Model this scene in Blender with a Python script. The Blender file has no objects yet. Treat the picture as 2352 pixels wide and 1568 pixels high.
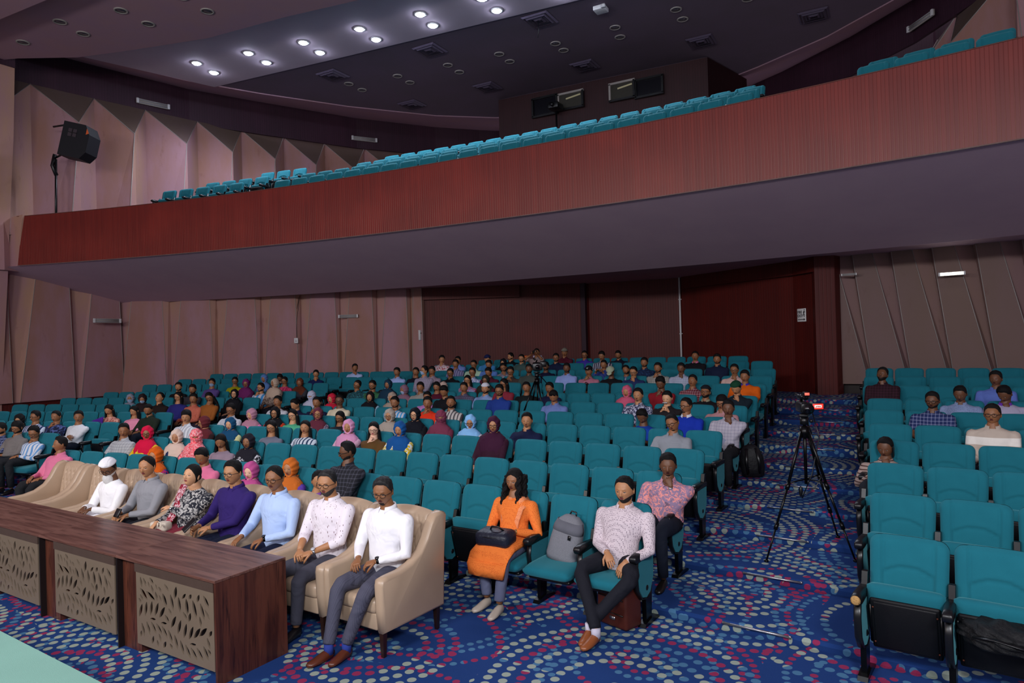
import bpy, bmesh, math, random
import numpy as np
from math import sin, cos, pi, radians, atan2, hypot, sqrt
from mathutils import Matrix, Vector, geometry
random.seed(7)
SC = bpy.context.scene
COL = SC.collection
# ------------------------------------------------------------------ camera, world, lights, exposure
CAMP = (6.867, -6.343, 2.518)
AL, PITCH, ROLL = .513, .0039, .0285
def make_camera():
    r = Vector((cos(AL), sin(AL), 0)); fh = Vector((-sin(AL), cos(AL), 0)); up = Vector((0, 0, 1))
    f = fh * cos(PITCH) + up * sin(PITCH)
    u = up * cos(PITCH) - fh * sin(PITCH)
    X = r * cos(ROLL) - u * sin(ROLL)
    Y = u * cos(ROLL) + r * sin(ROLL)
    Zv = -f
    m = Matrix(((X.x, Y.x, Zv.x, CAMP[0]), (X.y, Y.y, Zv.y, CAMP[1]), (X.z, Y.z, Zv.z, CAMP[2]), (0, 0, 0, 1)))
    cd = bpy.data.cameras.new('camera'); cd.lens = 23.954; cd.sensor_width = 36; cd.clip_end = 200; cd.clip_start = .05
    co = bpy.data.objects.new('camera', cd); COL.objects.link(co); co.matrix_world = m
    SC.camera = co
make_camera()
SC.view_settings.view_transform = 'Standard'
SC.view_settings.look = 'None'
SC.view_settings.gamma = 1
SC.view_settings.use_curve_mapping = False
SC.view_settings.exposure = 0.12
WORLD = bpy.data.worlds.new('world'); SC.world = WORLD; WORLD.use_nodes = True
WORLD.node_tree.nodes['Background'].inputs[0].default_value = (.60, .53, .62, 1)
WORLD.node_tree.nodes['Background'].inputs[1].default_value = 1.15
def area(name, loc, target, size, power, color, spread=180):
    l = bpy.data.lights.new(name, 'AREA'); l.shape = 'RECTANGLE'; l.size = size[0]; l.size_y = size[1]; l.energy = power; l.color = color
    l.spread = radians(spread)
    o = bpy.data.objects.new(name, l); COL.objects.link(o); o.location = loc
    d = Vector(target) - Vector(loc); o.rotation_euler = d.to_track_quat('-Z', 'Y').to_euler()
    return o
# the stage's lighting bar above the speaker's end, washing the front rows
area('stage_light', (9.5, -9.5, 6.5), (3.0, 1.5, .3), (2.2, 1.0), 620, (.93, .96, 1.0))
area('stage_light', (3.0, -10.5, 6.5), (-1.0, 1.0, .5), (2.2, 1.0), 430, (.93, .96, 1.0))
area('stage_light', (-4.0, -10.5, 6.5), (-6.0, 2.0, .5), (2.2, 1.0), 430, (1.0, .93, .86))

# ------------------------------------------------------------------ helpers
def lin(h, g=1.0):
    if isinstance(h, (tuple, list)): return (h[0], h[1], h[2], 1)
    o = []
    for k in (0, 2, 4):
        c = int(h[k:k+2], 16) / 255
        c = c / 12.92 if c <= .04045 else ((c + .055) / 1.055) ** 2.4
        o.append(min(.92, c * g))
    return (o[0], o[1], o[2], 1)
def prop(o, label=None, cat=None, group=None, kind=None):
    if label: o['label'] = label
    if cat: o['category'] = cat
    if group: o['group'] = group
    if kind: o['kind'] = kind
    return o
class NT:
    def __init__(s, m):
        m.use_nodes = True; s.t = m.node_tree; s.N = s.t.nodes; s.L = s.t.links; s.b = s.N['Principled BSDF']
    def n(s, typ, **kw):
        x = s.N.new(typ)
        for k, v in kw.items():
            if k.startswith('i_'): x.inputs[int(k[2:])].default_value = v
            else: setattr(x, k, v)
        return x
    def l(s, a, b): s.L.new(a, b)
    def math(s, op, a, b=None, c=None, clamp=False):
        x = s.N.new('ShaderNodeMath'); x.operation = op; x.use_clamp = clamp
        for i, v in enumerate((a, b, c)):
            if v is None: continue
            if isinstance(v, (int, float)): x.inputs[i].default_value = v
            else: s.l(v, x.inputs[i])
        return x.outputs[0]
    def mix(s, f, a, b):
        x = s.N.new('ShaderNodeMix'); x.data_type = 'RGBA'
        for i, v in ((0, f), (6, a), (7, b)):
            if isinstance(v, (int, float)): x.inputs[i].default_value = v
            elif isinstance(v, tuple): x.inputs[i].default_value = v
            else: s.l(v, x.inputs[i])
        return x.outputs[2]
    def sep(s, v):
        x = s.N.new('ShaderNodeSeparateXYZ'); s.l(v, x.inputs[0]); return x.outputs
    def comb(s, a, b, c=0.0):
        x = s.N.new('ShaderNodeCombineXYZ')
        for i, v in enumerate((a, b, c)):
            if isinstance(v, (int, float)): x.inputs[i].default_value = v
            else: s.l(v, x.inputs[i])
        return x.outputs[0]
    def noise(s, vec, scale, detail=2, rough=.5, dist=0):
        x = s.N.new('ShaderNodeTexNoise'); x.inputs['Scale'].default_value = scale; x.inputs['Detail'].default_value = detail
        x.inputs['Roughness'].default_value = rough; x.inputs['Distortion'].default_value = dist
        if vec is not None: s.l(vec, x.inputs['Vector'])
        return x
    def bump(s, h, st, dist):
        x = s.N.new('ShaderNodeBump'); x.inputs['Strength'].default_value = st; x.inputs['Distance'].default_value = dist
        s.l(h, x.inputs['Height']); s.l(x.outputs[0], s.b.inputs['Normal'])
    def ss(s, v, a, b):
        x = s.N.new('ShaderNodeMapRange'); x.interpolation_type = 'SMOOTHSTEP'
        s.l(v, x.inputs[0]); x.inputs[1].default_value = a; x.inputs[2].default_value = b
        return x.outputs[0]
    def coord(s, which='Object'):
        for nd in s.N:
            if nd.type == 'TEX_COORD': return nd.outputs[which]
        return s.N.new('ShaderNodeTexCoord').outputs[which]
    def base(s, c, rough=None, spec=None, metal=None):
        if isinstance(c, tuple): s.b.inputs['Base Color'].default_value = c
        else: s.l(c, s.b.inputs['Base Color'])
        if rough is not None: s.b.inputs['Roughness'].default_value = rough
        if spec is not None: s.b.inputs['Specular IOR Level'].default_value = spec
        if metal is not None: s.b.inputs['Metallic'].default_value = metal
MC = {}
def mat(name, color, rough=.6, metal=0, spec=.4, var=.12, vscale=12, bump=0, bscale=60, bdist=.002):
    key = (name, str(color), rough, metal)
    if key in MC: return MC[key]
    m = bpy.data.materials.new(name); t = NT(m); c = lin(color) if isinstance(color, str) else (*color[:3], 1)
    co = t.coord()
    nz = t.noise(co, vscale, 3)
    f = t.math('MULTIPLY', nz.outputs[0], var * 2)
    dark = tuple(x * (1 - var) for x in c[:3]) + (1,); lite = tuple(min(1, x * (1 + var)) for x in c[:3]) + (1,)
    t.base(t.mix(nz.outputs[0], dark, lite), rough, spec, metal)
    if bump:
        n2 = t.noise(co, bscale, 3); t.bump(n2.outputs[0], bump, bdist)
    MC[key] = m; return m
def emis(name, color, st):
    m = bpy.data.materials.new(name); t = NT(m); t.base(lin(color))
    t.b.inputs['Emission Color'].default_value = lin(color); t.b.inputs['Emission Strength'].default_value = st
    return m

class MB:
    """collects geometry for ONE mesh"""
    def __init__(s): s.v = []; s.f = []; s.m = []; s.uv = None; s.mats = []
    def slot(s, m):
        if m not in s.mats: s.mats.append(m)
        return s.mats.index(m)
    def add(s, V, F, m=None):
        b = len(s.v); k = s.slot(m); s.v.extend([tuple(map(float, p)) for p in V])
        for f in F: s.f.append(tuple(b + i for i in f)); s.m.append(k)
    def grid(s, P, m=None, cu=False, cv=False, flip=False):
        P = np.asarray(P, float); nu, nv = P.shape[:2]; F = []
        for i in range(nu if cu else nu - 1):
            for j in range(nv if cv else nv - 1):
                a = i * nv + j; b = ((i + 1) % nu) * nv + j; c = ((i + 1) % nu) * nv + (j + 1) % nv; d = i * nv + (j + 1) % nv
                F.append((a, d, c, b) if flip else (a, b, c, d))
        s.add(P.reshape(-1, 3), F, m)
    def tube(s, pts, rad, n=10, m=None, cap=True, up=None):
        pts = [np.asarray(p, float) for p in pts]; k = len(pts); R = []
        rad = [(r, r) if isinstance(r, (int, float)) else r for r in (rad if isinstance(rad, list) else [rad] * k)]
        T = []
        for i in range(k):
            d = pts[min(i + 1, k - 1)] - pts[max(i - 1, 0)]; T.append(d / (np.linalg.norm(d) + 1e-9))
        u = np.asarray(up if up is not None else ((1, 0, 0) if abs(T[0][0]) < .9 else (0, 1, 0)), float)
        for i in range(k):
            u = u - T[i] * np.dot(u, T[i]); u /= np.linalg.norm(u) + 1e-9; w = np.cross(T[i], u)
            R.append([pts[i] + u * rad[i][0] * cos(a) + w * rad[i][1] * sin(a) for a in np.linspace(0, 2 * pi, n, endpoint=False)])
        b = len(s.v); s.grid(np.array(R), m, cv=True)
        if cap:
            kk = s.slot(m)
            s.f.append(tuple(b + j for j in range(n))); s.m.append(kk)
            s.f.append(tuple(b + (k - 1) * n + j for j in reversed(range(n)))); s.m.append(kk)
    def ell(s, c, r, n=10, k=7, m=None, rot=None):
        V = [(0, 0, 1)]
        for j in range(1, k):
            t = pi * j / k
            V += [(sin(t) * cos(a), sin(t) * sin(a), cos(t)) for a in np.linspace(0, 2 * pi, n, endpoint=False)]
        V.append((0, 0, -1)); V = np.array(V) * np.array(r)
        if rot is not None: V = V @ np.asarray(rot).T
        V = V + np.array(c); F = []
        for i in range(n): F.append((0, 1 + i, 1 + (i + 1) % n))
        for j in range(k - 2):
            for i in range(n):
                a = 1 + j * n + i; b = 1 + j * n + (i + 1) % n; F.append((a, a + n, b + n, b))
        L = len(V) - 1
        for i in range(n): F.append((L, L - n + (i + 1) % n, L - n + i))
        s.add(V, F, m)
    def box(s, c, d, m=None, rot=None, bev=0, seg=2):
        c = np.array(c, float); h = np.array(d, float) / 2
        if bev > 0:
            bm = bmesh.new(); bmesh.ops.create_cube(bm, size=1)
            for v in bm.verts: v.co = Vector((v.co.x * d[0], v.co.y * d[1], v.co.z * d[2]))
            bmesh.ops.bevel(bm, geom=bm.edges[:], offset=min(bev, min(d) * .49), segments=seg, profile=.5, affect='EDGES')
            bm.verts.index_update(); V = np.array([v.co[:] for v in bm.verts]); F = [[v.index for v in f.verts] for f in bm.faces]; bm.free()
        else:
            V = np.array([(x, y, z) for x in (-1, 1) for y in (-1, 1) for z in (-1, 1)]) * h
            F = [(0, 1, 3, 2), (4, 6, 7, 5), (0, 4, 5, 1), (2, 3, 7, 6), (0, 2, 6, 4), (1, 5, 7, 3)]
        if rot is not None: V = V @ np.asarray(rot).T
        s.add(V + c, F, m)
    def prism(s, poly, a, b, axis=0, m=None):
        """extrude a 2-D outline (in the two other axes) from a to b along axis"""
        n = len(poly); V = []
        for q in (a, b):
            for (p0, p1) in poly:
                V.append({0: (q, p0, p1), 1: (p0, q, p1), 2: (p0, p1, q)}[axis])
        F = [tuple(reversed(range(n))), tuple(range(n, 2 * n))] + [(i, (i + 1) % n, n + (i + 1) % n, n + i) for i in range(n)]
        s.add(V, F, m)
    def xf(s, R=None, t=(0, 0, 0), start=0):
        V = np.array(s.v[start:], float)
        if R is not None: V = V @ np.asarray(R).T
        V = V + np.array(t); s.v[start:] = [tuple(p) for p in V]
    def mesh(s, name, m=None, smooth=True, fix=True):
        me = bpy.data.meshes.new(name); me.from_pydata(s.v, [], s.f)
        mats = list(s.mats) or [m]
        for x in mats: me.materials.append(x if x is not None else m)
        if len(mats) > 1: me.polygons.foreach_set('material_index', s.m)
        if smooth: me.polygons.foreach_set('use_smooth', [True] * len(me.polygons))
        if fix:
            bm = bmesh.new(); bm.from_mesh(me); bmesh.ops.recalc_face_normals(bm, faces=bm.faces[:]); bm.to_mesh(me); bm.free()
        me.update(); return me
    def obj(s, name, m=None, parent=None, smooth=True, loc=None, rotz=None, sharp=None, fix=True):
        me = s.mesh(name, m, smooth, fix)
        if sharp and smooth:
            try: me.set_sharp_from_angle(angle=radians(sharp))
            except Exception: pass
        return link(name, me, parent, loc, rotz)
def link(name, me, parent=None, loc=None, rotz=None):
    o = bpy.data.objects.new(name, me); COL.objects.link(o)
    if parent: o.parent = parent
    if loc is not None: o.location = loc
    if rotz is not None: o.rotation_euler = (0, 0, rotz)
    return o
def empty(name, loc=(0, 0, 0), rotz=0):
    o = bpy.data.objects.new(name, None); COL.objects.link(o); o.location = loc; o.rotation_euler = (0, 0, rotz); o.empty_display_size = .1
    return o
def kids(o): return [c for c in ALLK.get(o.name, [])]
def Rz(a): return np.array([[cos(a), -sin(a), 0], [sin(a), cos(a), 0], [0, 0, 1]])
def Rx(a): return np.array([[1, 0, 0], [0, cos(a), -sin(a)], [0, sin(a), cos(a)]])
def Ry(a): return np.array([[cos(a), 0, sin(a)], [0, 1, 0], [-sin(a), 0, cos(a)]])
def sstep(a, b, x): t = np.clip((x - a) / (b - a), 0, 1); return t * t * (3 - 2 * t)

# ------------------------------------------------------------------ materials of the hall
def carpet_mat():
    m = bpy.data.materials.new('dotted_carpet'); t = NT(m)
    g = t.n('ShaderNodeNewGeometry'); p = t.sep(g.outputs['Position'])
    yz = t.math('ADD', p[1], p[2])
    vec0 = t.comb(p[0], yz)
    def layer(scale, rnd, off, ring, pitch, rad):
        v = t.n('ShaderNodeVectorMath', operation='ADD'); t.l(vec0, v.inputs[0]); v.inputs[1].default_value = off
        vo = t.n('ShaderNodeTexVoronoi'); vo.voronoi_dimensions = '2D'; t.l(v.outputs[0], vo.inputs['Vector'])
        vo.inputs['Scale'].default_value = scale; vo.inputs['Randomness'].default_value = rnd
        d = t.n('ShaderNodeVectorMath', operation='SUBTRACT'); t.l(v.outputs[0], d.inputs[0])
        t.l(vo.outputs['Position'], d.inputs[1])
        q = t.sep(d.outputs[0])
        r = t.math('SQRT', t.math('ADD', t.math('MULTIPLY', q[0], q[0]), t.math('MULTIPLY', q[1], q[1])))
        th = t.math('ARCTAN2', q[1], q[0])
        ri = t.math('ADD', t.math('FLOOR', t.math('DIVIDE', r, ring)), .5)
        rc = t.math('MULTIPLY', ri, ring)
        n = t.math('ROUND', t.math('DIVIDE', t.math('MULTIPLY', rc, 2 * pi), pitch))
        a = t.math('DIVIDE', t.math('MULTIPLY', th, n), 2 * pi)
        fr = t.math('SUBTRACT', a, t.math('ROUND', a))
        arc = t.math('MULTIPLY', fr, pitch)
        dr = t.math('SUBTRACT', r, rc)
        dist = t.math('SQRT', t.math('ADD', t.math('MULTIPLY', arc, arc), t.math('MULTIPLY', dr, dr)))
        dot = t.ss(dist, rad, rad * .88)
        wn = t.n('ShaderNodeTexWhiteNoise'); wn.noise_dimensions = '2D'
        cc = t.sep(vo.outputs['Color'])
        t.l(t.comb(ri, t.math('ADD', cc[0], t.math('FLOOR', t.math('MULTIPLY', th, 1.3)))), wn.inputs['Vector'])
        wn2 = t.n('ShaderNodeTexWhiteNoise'); wn2.noise_dimensions = '2D'
        t.l(t.comb(ri, cc[1]), wn2.inputs['Vector'])
        return dot, wn.outputs['Value'], wn2.outputs['Value']
    blue = (.014, .050, .20, 1); cream = (.36, .42, .36, 1); sky = (.075, .20, .36, 1); pink = (.32, .03, .10, 1)
    d1, b1, a1 = layer(.66, .6, (3.1, 7.7, 0), .098, .086, .031)
    d2, b2, a2 = layer(.50, .45, (13.3, 2.1, 0), .125, .100, .038)
    k1 = t.mix(t.math('GREATER_THAN', b1, .56), sky, pink)
    c = t.mix(t.math('MULTIPLY', d1, t.math('LESS_THAN', a1, .52)), blue, k1)
    k2 = t.mix(t.math('GREATER_THAN', b2, .62), cream, t.mix(t.math('GREATER_THAN', b2, .84), sky, pink))
    c = t.mix(t.math('MULTIPLY', d2, t.math('LESS_THAN', a2, .80)), c, k2)
    nz = t.noise(g.outputs['Position'], 260, 2)
    c = t.mix(t.math('MULTIPLY', nz.outputs[0], .35), c, (0.01, .012, .03, 1))
    t.base(c, .95, .1); t.bump(nz.outputs[0], .5, .004)
    return m
def ribbed(name, c1, c2, pitch=.05, perf=False, rough=.45, period=.0):
    """ribbed timber cladding; UV in metres (u along the wall, v up)"""
    m = bpy.data.materials.new(name); t = NT(m); uv = t.coord('UV'); p = t.sep(uv)
    u = t.math('DIVIDE', p[0], pitch); fr = t.math('ABSOLUTE', t.math('SUBTRACT', t.math('FRACT', u), .5))
    groove = t.ss(fr, .36, .5)
    board = t.math('FLOOR', u)
    wn = t.n('ShaderNodeTexWhiteNoise'); wn.noise_dimensions = '1D'; t.l(board, wn.inputs['W'])
    nz = t.noise(t.comb(t.math('MULTIPLY', p[0], 7), t.math('MULTIPLY', p[1], .5)), 1.0, 4)
    big = t.noise(uv, .55, 3)
    f = t.math('ADD', t.math('MULTIPLY', wn.outputs['Value'], .35), t.math('MULTIPLY', nz.outputs[0], .65))
    c = t.mix(f, lin(c1), lin(c2))
    c = t.mix(t.math('MULTIPLY', t.ss(big.outputs[0], .45, .75), .35), c, tuple(x * 1.5 for x in lin(c2)[:3]) + (1,))
    c = t.mix(t.math('MULTIPLY', groove, .38), c, tuple(x * .35 for x in lin(c1)[:3]) + (1,))
    if perf:
        w = t.math('ABSOLUTE', t.math('SUBTRACT', t.math('FRACT', t.math('DIVIDE', p[1], .018)), .5))
        d = t.math('MULTIPLY', t.math('GREATER_THAN', w, .2), t.math('GREATER_THAN', fr, .44))
        lite = t.math('MULTIPLY', d, t.ss(p[1], 1.3, .2))
        c = t.mix(t.math('MULTIPLY', lite, .45), c, lin('b8806a'))
        sc = t.noise(uv, 3.5, 4, .7)
        c = t.mix(t.math('MULTIPLY', t.ss(sc.outputs[0], .70, .73), .6), c, lin('5c120a'))
    t.base(c, rough, .4)
    t.bump(groove, .35, -.006)
    return m
def plaster(name, c1, c2, stain=.5):
    m = bpy.data.materials.new(name); t = NT(m); g = t.n('ShaderNodeNewGeometry'); P = g.outputs['Position']
    mp = t.n('ShaderNodeMapping'); t.l(P, mp.inputs[0]); mp.inputs['Scale'].default_value = (1, 1, .35)
    a = t.noise(mp.outputs[0], .9, 5, .6); b = t.noise(mp.outputs[0], 2.6, 5, .7)
    c = t.mix(t.ss(a.outputs[0], .3, .7), lin(c1), lin(c2))
    c = t.mix(t.math('MULTIPLY', t.ss(b.outputs[0], .58, .72), stain * .45), c, lin('5a3428'))
    n = t.noise(P, 90, 2); t.base(c, .85, .15); t.bump(n.outputs[0], .25, .003)
    return m
def wood(name, c1, c2, c3, axis=0, scale=1.0, rough=.35):
    m = bpy.data.materials.new(name); t = NT(m); co = t.coord()
    mp = t.n('ShaderNodeMapping'); t.l(co, mp.inputs[0])
    s = [14, 14, 14]; s[axis] = 1.1; mp.inputs['Scale'].default_value = tuple(x * scale for x in s)
    a = t.noise(mp.outputs[0], 1.0, 6, .62, 1.2); b = t.noise(mp.outputs[0], 3.1, 5, .7, .4)
    c = t.mix(t.ss(a.outputs[0], .32, .62), lin(c1), lin(c2)); c = t.mix(t.ss(b.outputs[0], .5, .75), c, lin(c3))
    t.base(c, rough, .5); t.bump(b.outputs[0], .12, .002)
    return m
CARPET = carpet_mat()
FASCIA = ribbed('red_ribbed_timber', '5e1610', '7c241a', .058, True, .38)
CLAD = ribbed('dark_red_cladding', '420a05', '581008', .085, False, .6)
CLADD = ribbed('maroon_booth_boards', '260a10', '320e14', .09, False, .6)
FRIEZE = ribbed('plum_frieze_boards', '2c1424', '3a1c2e', .09, False, .6)
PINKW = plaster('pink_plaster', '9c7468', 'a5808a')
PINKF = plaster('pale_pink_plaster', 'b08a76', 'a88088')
PINKR = plaster('dark_brown_plaster', '7a665e', '7e6866')  # darker, browner plaster tone for the lower right wall
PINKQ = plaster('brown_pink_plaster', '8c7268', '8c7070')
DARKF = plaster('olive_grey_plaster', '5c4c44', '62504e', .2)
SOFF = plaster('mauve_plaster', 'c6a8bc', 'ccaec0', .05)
CEIL = plaster('grey_mauve_ceiling', 'b5a5b2', 'baa9b6', .05)
CEILD = plaster('dark_mauve_ceiling', '665a66', '6a5c6c', .05)
CEILP = plaster('dusty_pink_ceiling', 'a5828c', 'a08092', .05)
TRIM = mat('grey_trim', '9a9490', .5)
BLACK = mat('black_plastic', '0c0d10', .35, 0, .5, .1)
MBLK = mat('black_metal', '08080a', .3, .4)
TEAL = bpy.data.materials.new('teal_fabric')
def _teal():
    t = NT(TEAL); co = t.coord(); a = t.noise(co, 6, 3); b = t.noise(co, 420, 2)
    c = t.mix(a.outputs[0], (.007, .128, .178, 1), (.012, .170, .228, 1)); c = t.mix(t.math('MULTIPLY', b.outputs[0], .4), c, (.004, .07, .08, 1))
    t.base(c, .9, .2); t.b.inputs['Sheen Weight'].default_value = .25; t.b.inputs['Sheen Tint'].default_value = (.3, .8, .85, 1); t.bump(b.outputs[0], .4, .002)
_teal()
LEATHER = mat('beige_leather', 'b39a82', .33, 0, .5, .06, 5, .25, 180, .001)
DWOOD = wood('dark_leg_wood', '1c0f0b', '2c1710', '120907', 2)
TWOOD = wood('laminate_table_wood', '4a2a22', '755046', '2c1814', 0, .8, .28)
TWOODV = wood('laminate_panel_wood', '3c1c16', '603426', '26110e', 2, .8)
BRASS = mat('carved_bronze_board', '8c7a68', .35, .35, .5, .1, 4)
METAL = mat('brushed_metal', 'b0b0b4', .3, .9)
WHITE = mat('white_plastic', 'cfcfd2', .4)
# ------------------------------------------------------------------ radial geometry of the hall
RC = -47.72
R1, RD = 47.72, 1.1216
ZF = {1: 0, 2: .078, 3: .156, 4: .24, 5: .305, 6: .377, 7: .451, 8: .591, 9: .688, 10: .794, 11: .927, 12: 1.028}
def RR(n): return R1 + (n - 1) * RD
def P(R, th, z): return (R * sin(th), R * cos(th) + RC, z)
def uvgrid(name, PTS, UV, m, thick=0, smooth=False):
    nu, nv = len(PTS), len(PTS[0]); me = bpy.data.meshes.new(name)
    V = [tuple(PTS[i][j]) for i in range(nu) for j in range(nv)]; F = []
    for i in range(nu - 1):
        for j in range(nv - 1): F.append((i * nv + j, (i + 1) * nv + j, (i + 1) * nv + j + 1, i * nv + j + 1))
    me.from_pydata(V, [], F); u = me.uv_layers.new(name='UVMap')
    for lo in me.loops:
        vi = lo.vertex_index; u.data[lo.index].uv = UV[vi // nv][vi % nv]
    me.materials.append(m)
    if smooth: me.polygons.foreach_set('use_smooth', [True] * len(F))
    o = link(name, me)
    if thick:
        md = o.modifiers.new('thickness', 'SOLIDIFY'); md.thickness = thick; md.offset = 0
    return o
def poly_wall(name, line, z0, z1, m, thick=.12, u0=0):
    """vertical wall along a plan polyline; z0/z1 may be lists"""
    n = len(line); z0 = z0 if isinstance(z0, list) else [z0] * n; z1 = z1 if isinstance(z1, list) else [z1] * n
    PT, UV = [], []; u = u0
    for i, (x, y) in enumerate(line):
        if i: u += hypot(x - line[i-1][0], y - line[i-1][1])
        PT.append([(x, y, z0[i]), (x, y, z1[i])]); UV.append([(u, z0[i]), (u, z1[i])])
    return prop(uvgrid(name, PT, UV, m, thick), kind='structure')
def slab(name, outline, z, m, thick=.1):
    mb = MB(); tri = geometry.tessellate_polygon([[Vector((x, y, 0)) for x, y in outline]])
    V = [(x, y, z) for x, y in outline] + [(x, y, z + thick) for x, y in outline]; n = len(outline)
    F = [tuple(t) for t in tri] + [tuple(n + i for i in reversed(t)) for t in tri] + [(i, (i + 1) % n, n + (i + 1) % n, n + i) for i in range(n)]
    mb.add(V, F); o = mb.obj(name, m, smooth=False); return prop(o, kind='structure')
# ------------------------------------------------------------------ floor
def build_floor():
    mb = MB(); TH = np.linspace(-.42, .36, 40)
    yb = lambda th: None
    front = [[P(R, th, 0) for R in np.linspace(42.0, R1, 6)] for th in TH]; mb.grid(front)
    for n in range(2, 13):
        Ra, Rb = RR(n - 1), (RR(n) if n < 12 else 68.0); z = ZF[n]; zp = ZF[n-1]
        mb.grid([[P(Ra, th, zp), P(Ra - .012, th, zp + (z - zp) * .6), P(Ra, th, z), P(Rb, th, z)] for th in TH])
    o = mb.obj('floor', CARPET, smooth=False); prop(o, kind='structure')
    st = MB(); line = [(-16, -4.15), (-4, -4.25), (0, -4.32), (2.37, -4.41), (3.67, -4.51), (6, -4.75), (12, -5.6)]
    V, F = [], []
    for (x, y) in line: V += [(x, y, 0), (x, y, .96), (x, y - .03, 1.0), (x, -13, 1.0)]
    for i in range(len(line) - 1):
        for k in range(3): a = i * 4 + k; F.append((a, a + 1, a + 5, a + 4))
    st.add(V, F); g = mat('pale_teal_stage_carpet', '7fa99c', .95, 0, .1, .1, 3, .5, 300, .003)
    so = st.obj('floor_stage', g, smooth=False); so.name = 'stage_platform'
    prop(so, kind='structure')
build_floor()
# strips of metal on the aisle risers
def strips():
    ords = ['first', 'second', 'third', 'fourth', 'fifth', 'sixth', 'seventh', 'eighth', 'ninth', 'tenth']
    for k in range(10):
        n = k + 2; R = RR(n - 1) - .02; z = ZF[n] - (ZF[n] - ZF[n-1]) * .2; thc = [.1214, .1178, .114, .1103, .1072, .104, .1037, .1019, .0993, .0976][k]
        h = .275 / R
        mb = MB(); mb.tube([P(R - .008, thc - h, z), P(R - .008, thc, z), P(R - .008, thc + h, z)], .011, 6)
        for s in (-1, 1): mb.box(P(R - .004, thc + s * h, z), (.02, .02, .02))
        prop(mb.obj('step_light_strip', METAL), 'thin metal strip on the %s step riser of the right aisle' % ords[k], 'step strip', 'strips on the aisle steps')
strips()
# ------------------------------------------------------------------ balcony front, soffit
def arc(R, z, a, b, n): return [P(R, t, z) for t in np.linspace(a, b, n)]
def balcony():
    TL, TR = -.301, .30
    TH = np.linspace(TL, TR, 70); PT, UV = [], []
    for i, th in enumerate(TH):
        e = .006 if i == 0 else 0
        PT.append([P(54.5, th - (e if False else 0), 5.31), P(54.5, th, 6.78)]); UV.append([(54.5 * th, 0), (54.5 * th, 1.47)])
    # slanted left end
    PT[0][1] = P(54.5, TL + .004, 6.78)
    fo = uvgrid('balcony_front', PT, UV, FASCIA, .12); prop(fo, kind='structure')
    cap = MB(); cap.grid([[P(54.44, t, 6.785), P(54.44, t, 6.80), P(54.62, t, 6.80), P(54.62, t, 6.785)] for t in TH]); prop(cap.obj('trim_1', mat('chipped_edge', '6a4038', .6)), kind='structure'); 
    ed = MB()
    ed.grid([[P(54.435, t, 5.30), P(54.435, t, 5.318), P(54.6, t, 5.318), P(54.6, t, 5.30)] for t in TH]); prop(ed.obj('trim_2', mat('chipped_trim', '6e5a56', .7, 0, .2, .5, 8), smooth=False), kind='structure')
    so = MB(); PT = []
    for th in np.linspace(-.325, .31, 60): PT.append([P(54.5, th, 5.31), P(56.5, th, 4.855), P(58.6, th, 4.37), P(58.62, th, 4.50), P(66, th, 4.5)])
    so.grid(PT); prop(so.obj('ceiling_balcony_soffit', SOFF, smooth=False), kind='structure').name = 'ceiling_under_balcony'
    # decks the balcony seats stand on
    dk = MB()
    PT = []
    for th in np.linspace(-.325, .31, 50):
        row = []
        for k in range(8):
            Ra, Rb = 54.56 + (0 if k == 0 else k * 1.0 + .95 - .0), 55.51 + k * 1.0
            Ra = 54.56 if k == 0 else 54.51 + k * 1.0 + .0
            z = 6.28 + .4 * k if k else 6.28
            row += [P(Ra, th, z), P(Rb, th, z)]
        PT.append(row)
    dk.grid(PT); prop(dk.obj('floor_balcony', mat('dark_balcony_carpet', '151a2c', .95), smooth=False), kind='structure')
balcony()
# ------------------------------------------------------------------ walls: folded plaster panels
def fold_wall(name, cre, zb, zt, apex_drop, out, side, m1, m2, mt, trims):
    """cre: plan points of the creases; out: plan normal direction into the hall; side=+1/-1 slant of ridges"""
    mb = MB(); n = len(cre)
    for i in range(n - 1):
        a = np.array(cre[i], float); b = np.array(cre[i+1], float)
        if side < 0: a, b = b, a
        d = b - a; w = np.linalg.norm(d); nr = np.array([-d[1], d[0]]) / w
        if nr @ (np.array((0, -6)) - a) < 0: nr = -nr
        p = min(.55, .33 * w) if apex_drop else .22
        def q(s, o, z): v = a + d * s + nr * o; return (v[0], v[1], z)
        if apex_drop:
            A0, A1 = q(0, 0, zb), q(0, 0, zt); B0, B1 = q(1, 0, zb), q(1, 0, zt)
            ap = q(.62, p * 1.3, zt - apex_drop); r0 = q(.40, p * 1.2, zb); r1 = q(.62, p * 1.3, zb)
            mb.add([A0, A1, ap, r0], [(0, 1, 2, 3)], m1); mb.add([ap, r0, r1], [(0, 1, 2)], m2); mb.add([ap, r1, B0, B1], [(0, 1, 2, 3)], m2)
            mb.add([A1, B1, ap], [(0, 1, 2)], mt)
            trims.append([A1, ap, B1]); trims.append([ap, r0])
        else:
            A0, A1 = q(0, 0, zb), q(0, 0, zt); B0, B1 = q(1, 0, zb), q(1, 0, zt)
            c0, c1 = q(.08, p, zb), q(.40, p, zt); e0, e1 = q(.97, p, zb), q(.90, p, zt)
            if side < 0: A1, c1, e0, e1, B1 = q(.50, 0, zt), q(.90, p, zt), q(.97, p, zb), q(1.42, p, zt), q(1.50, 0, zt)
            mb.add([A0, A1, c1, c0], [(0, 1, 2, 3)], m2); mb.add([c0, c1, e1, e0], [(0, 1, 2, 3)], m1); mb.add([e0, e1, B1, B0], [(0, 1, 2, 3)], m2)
            trims.append([c0, c1]); trims.append([e0, e1])
    o = mb.obj(name, m1, smooth=False, fix=False); return prop(o, kind='structure')
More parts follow.
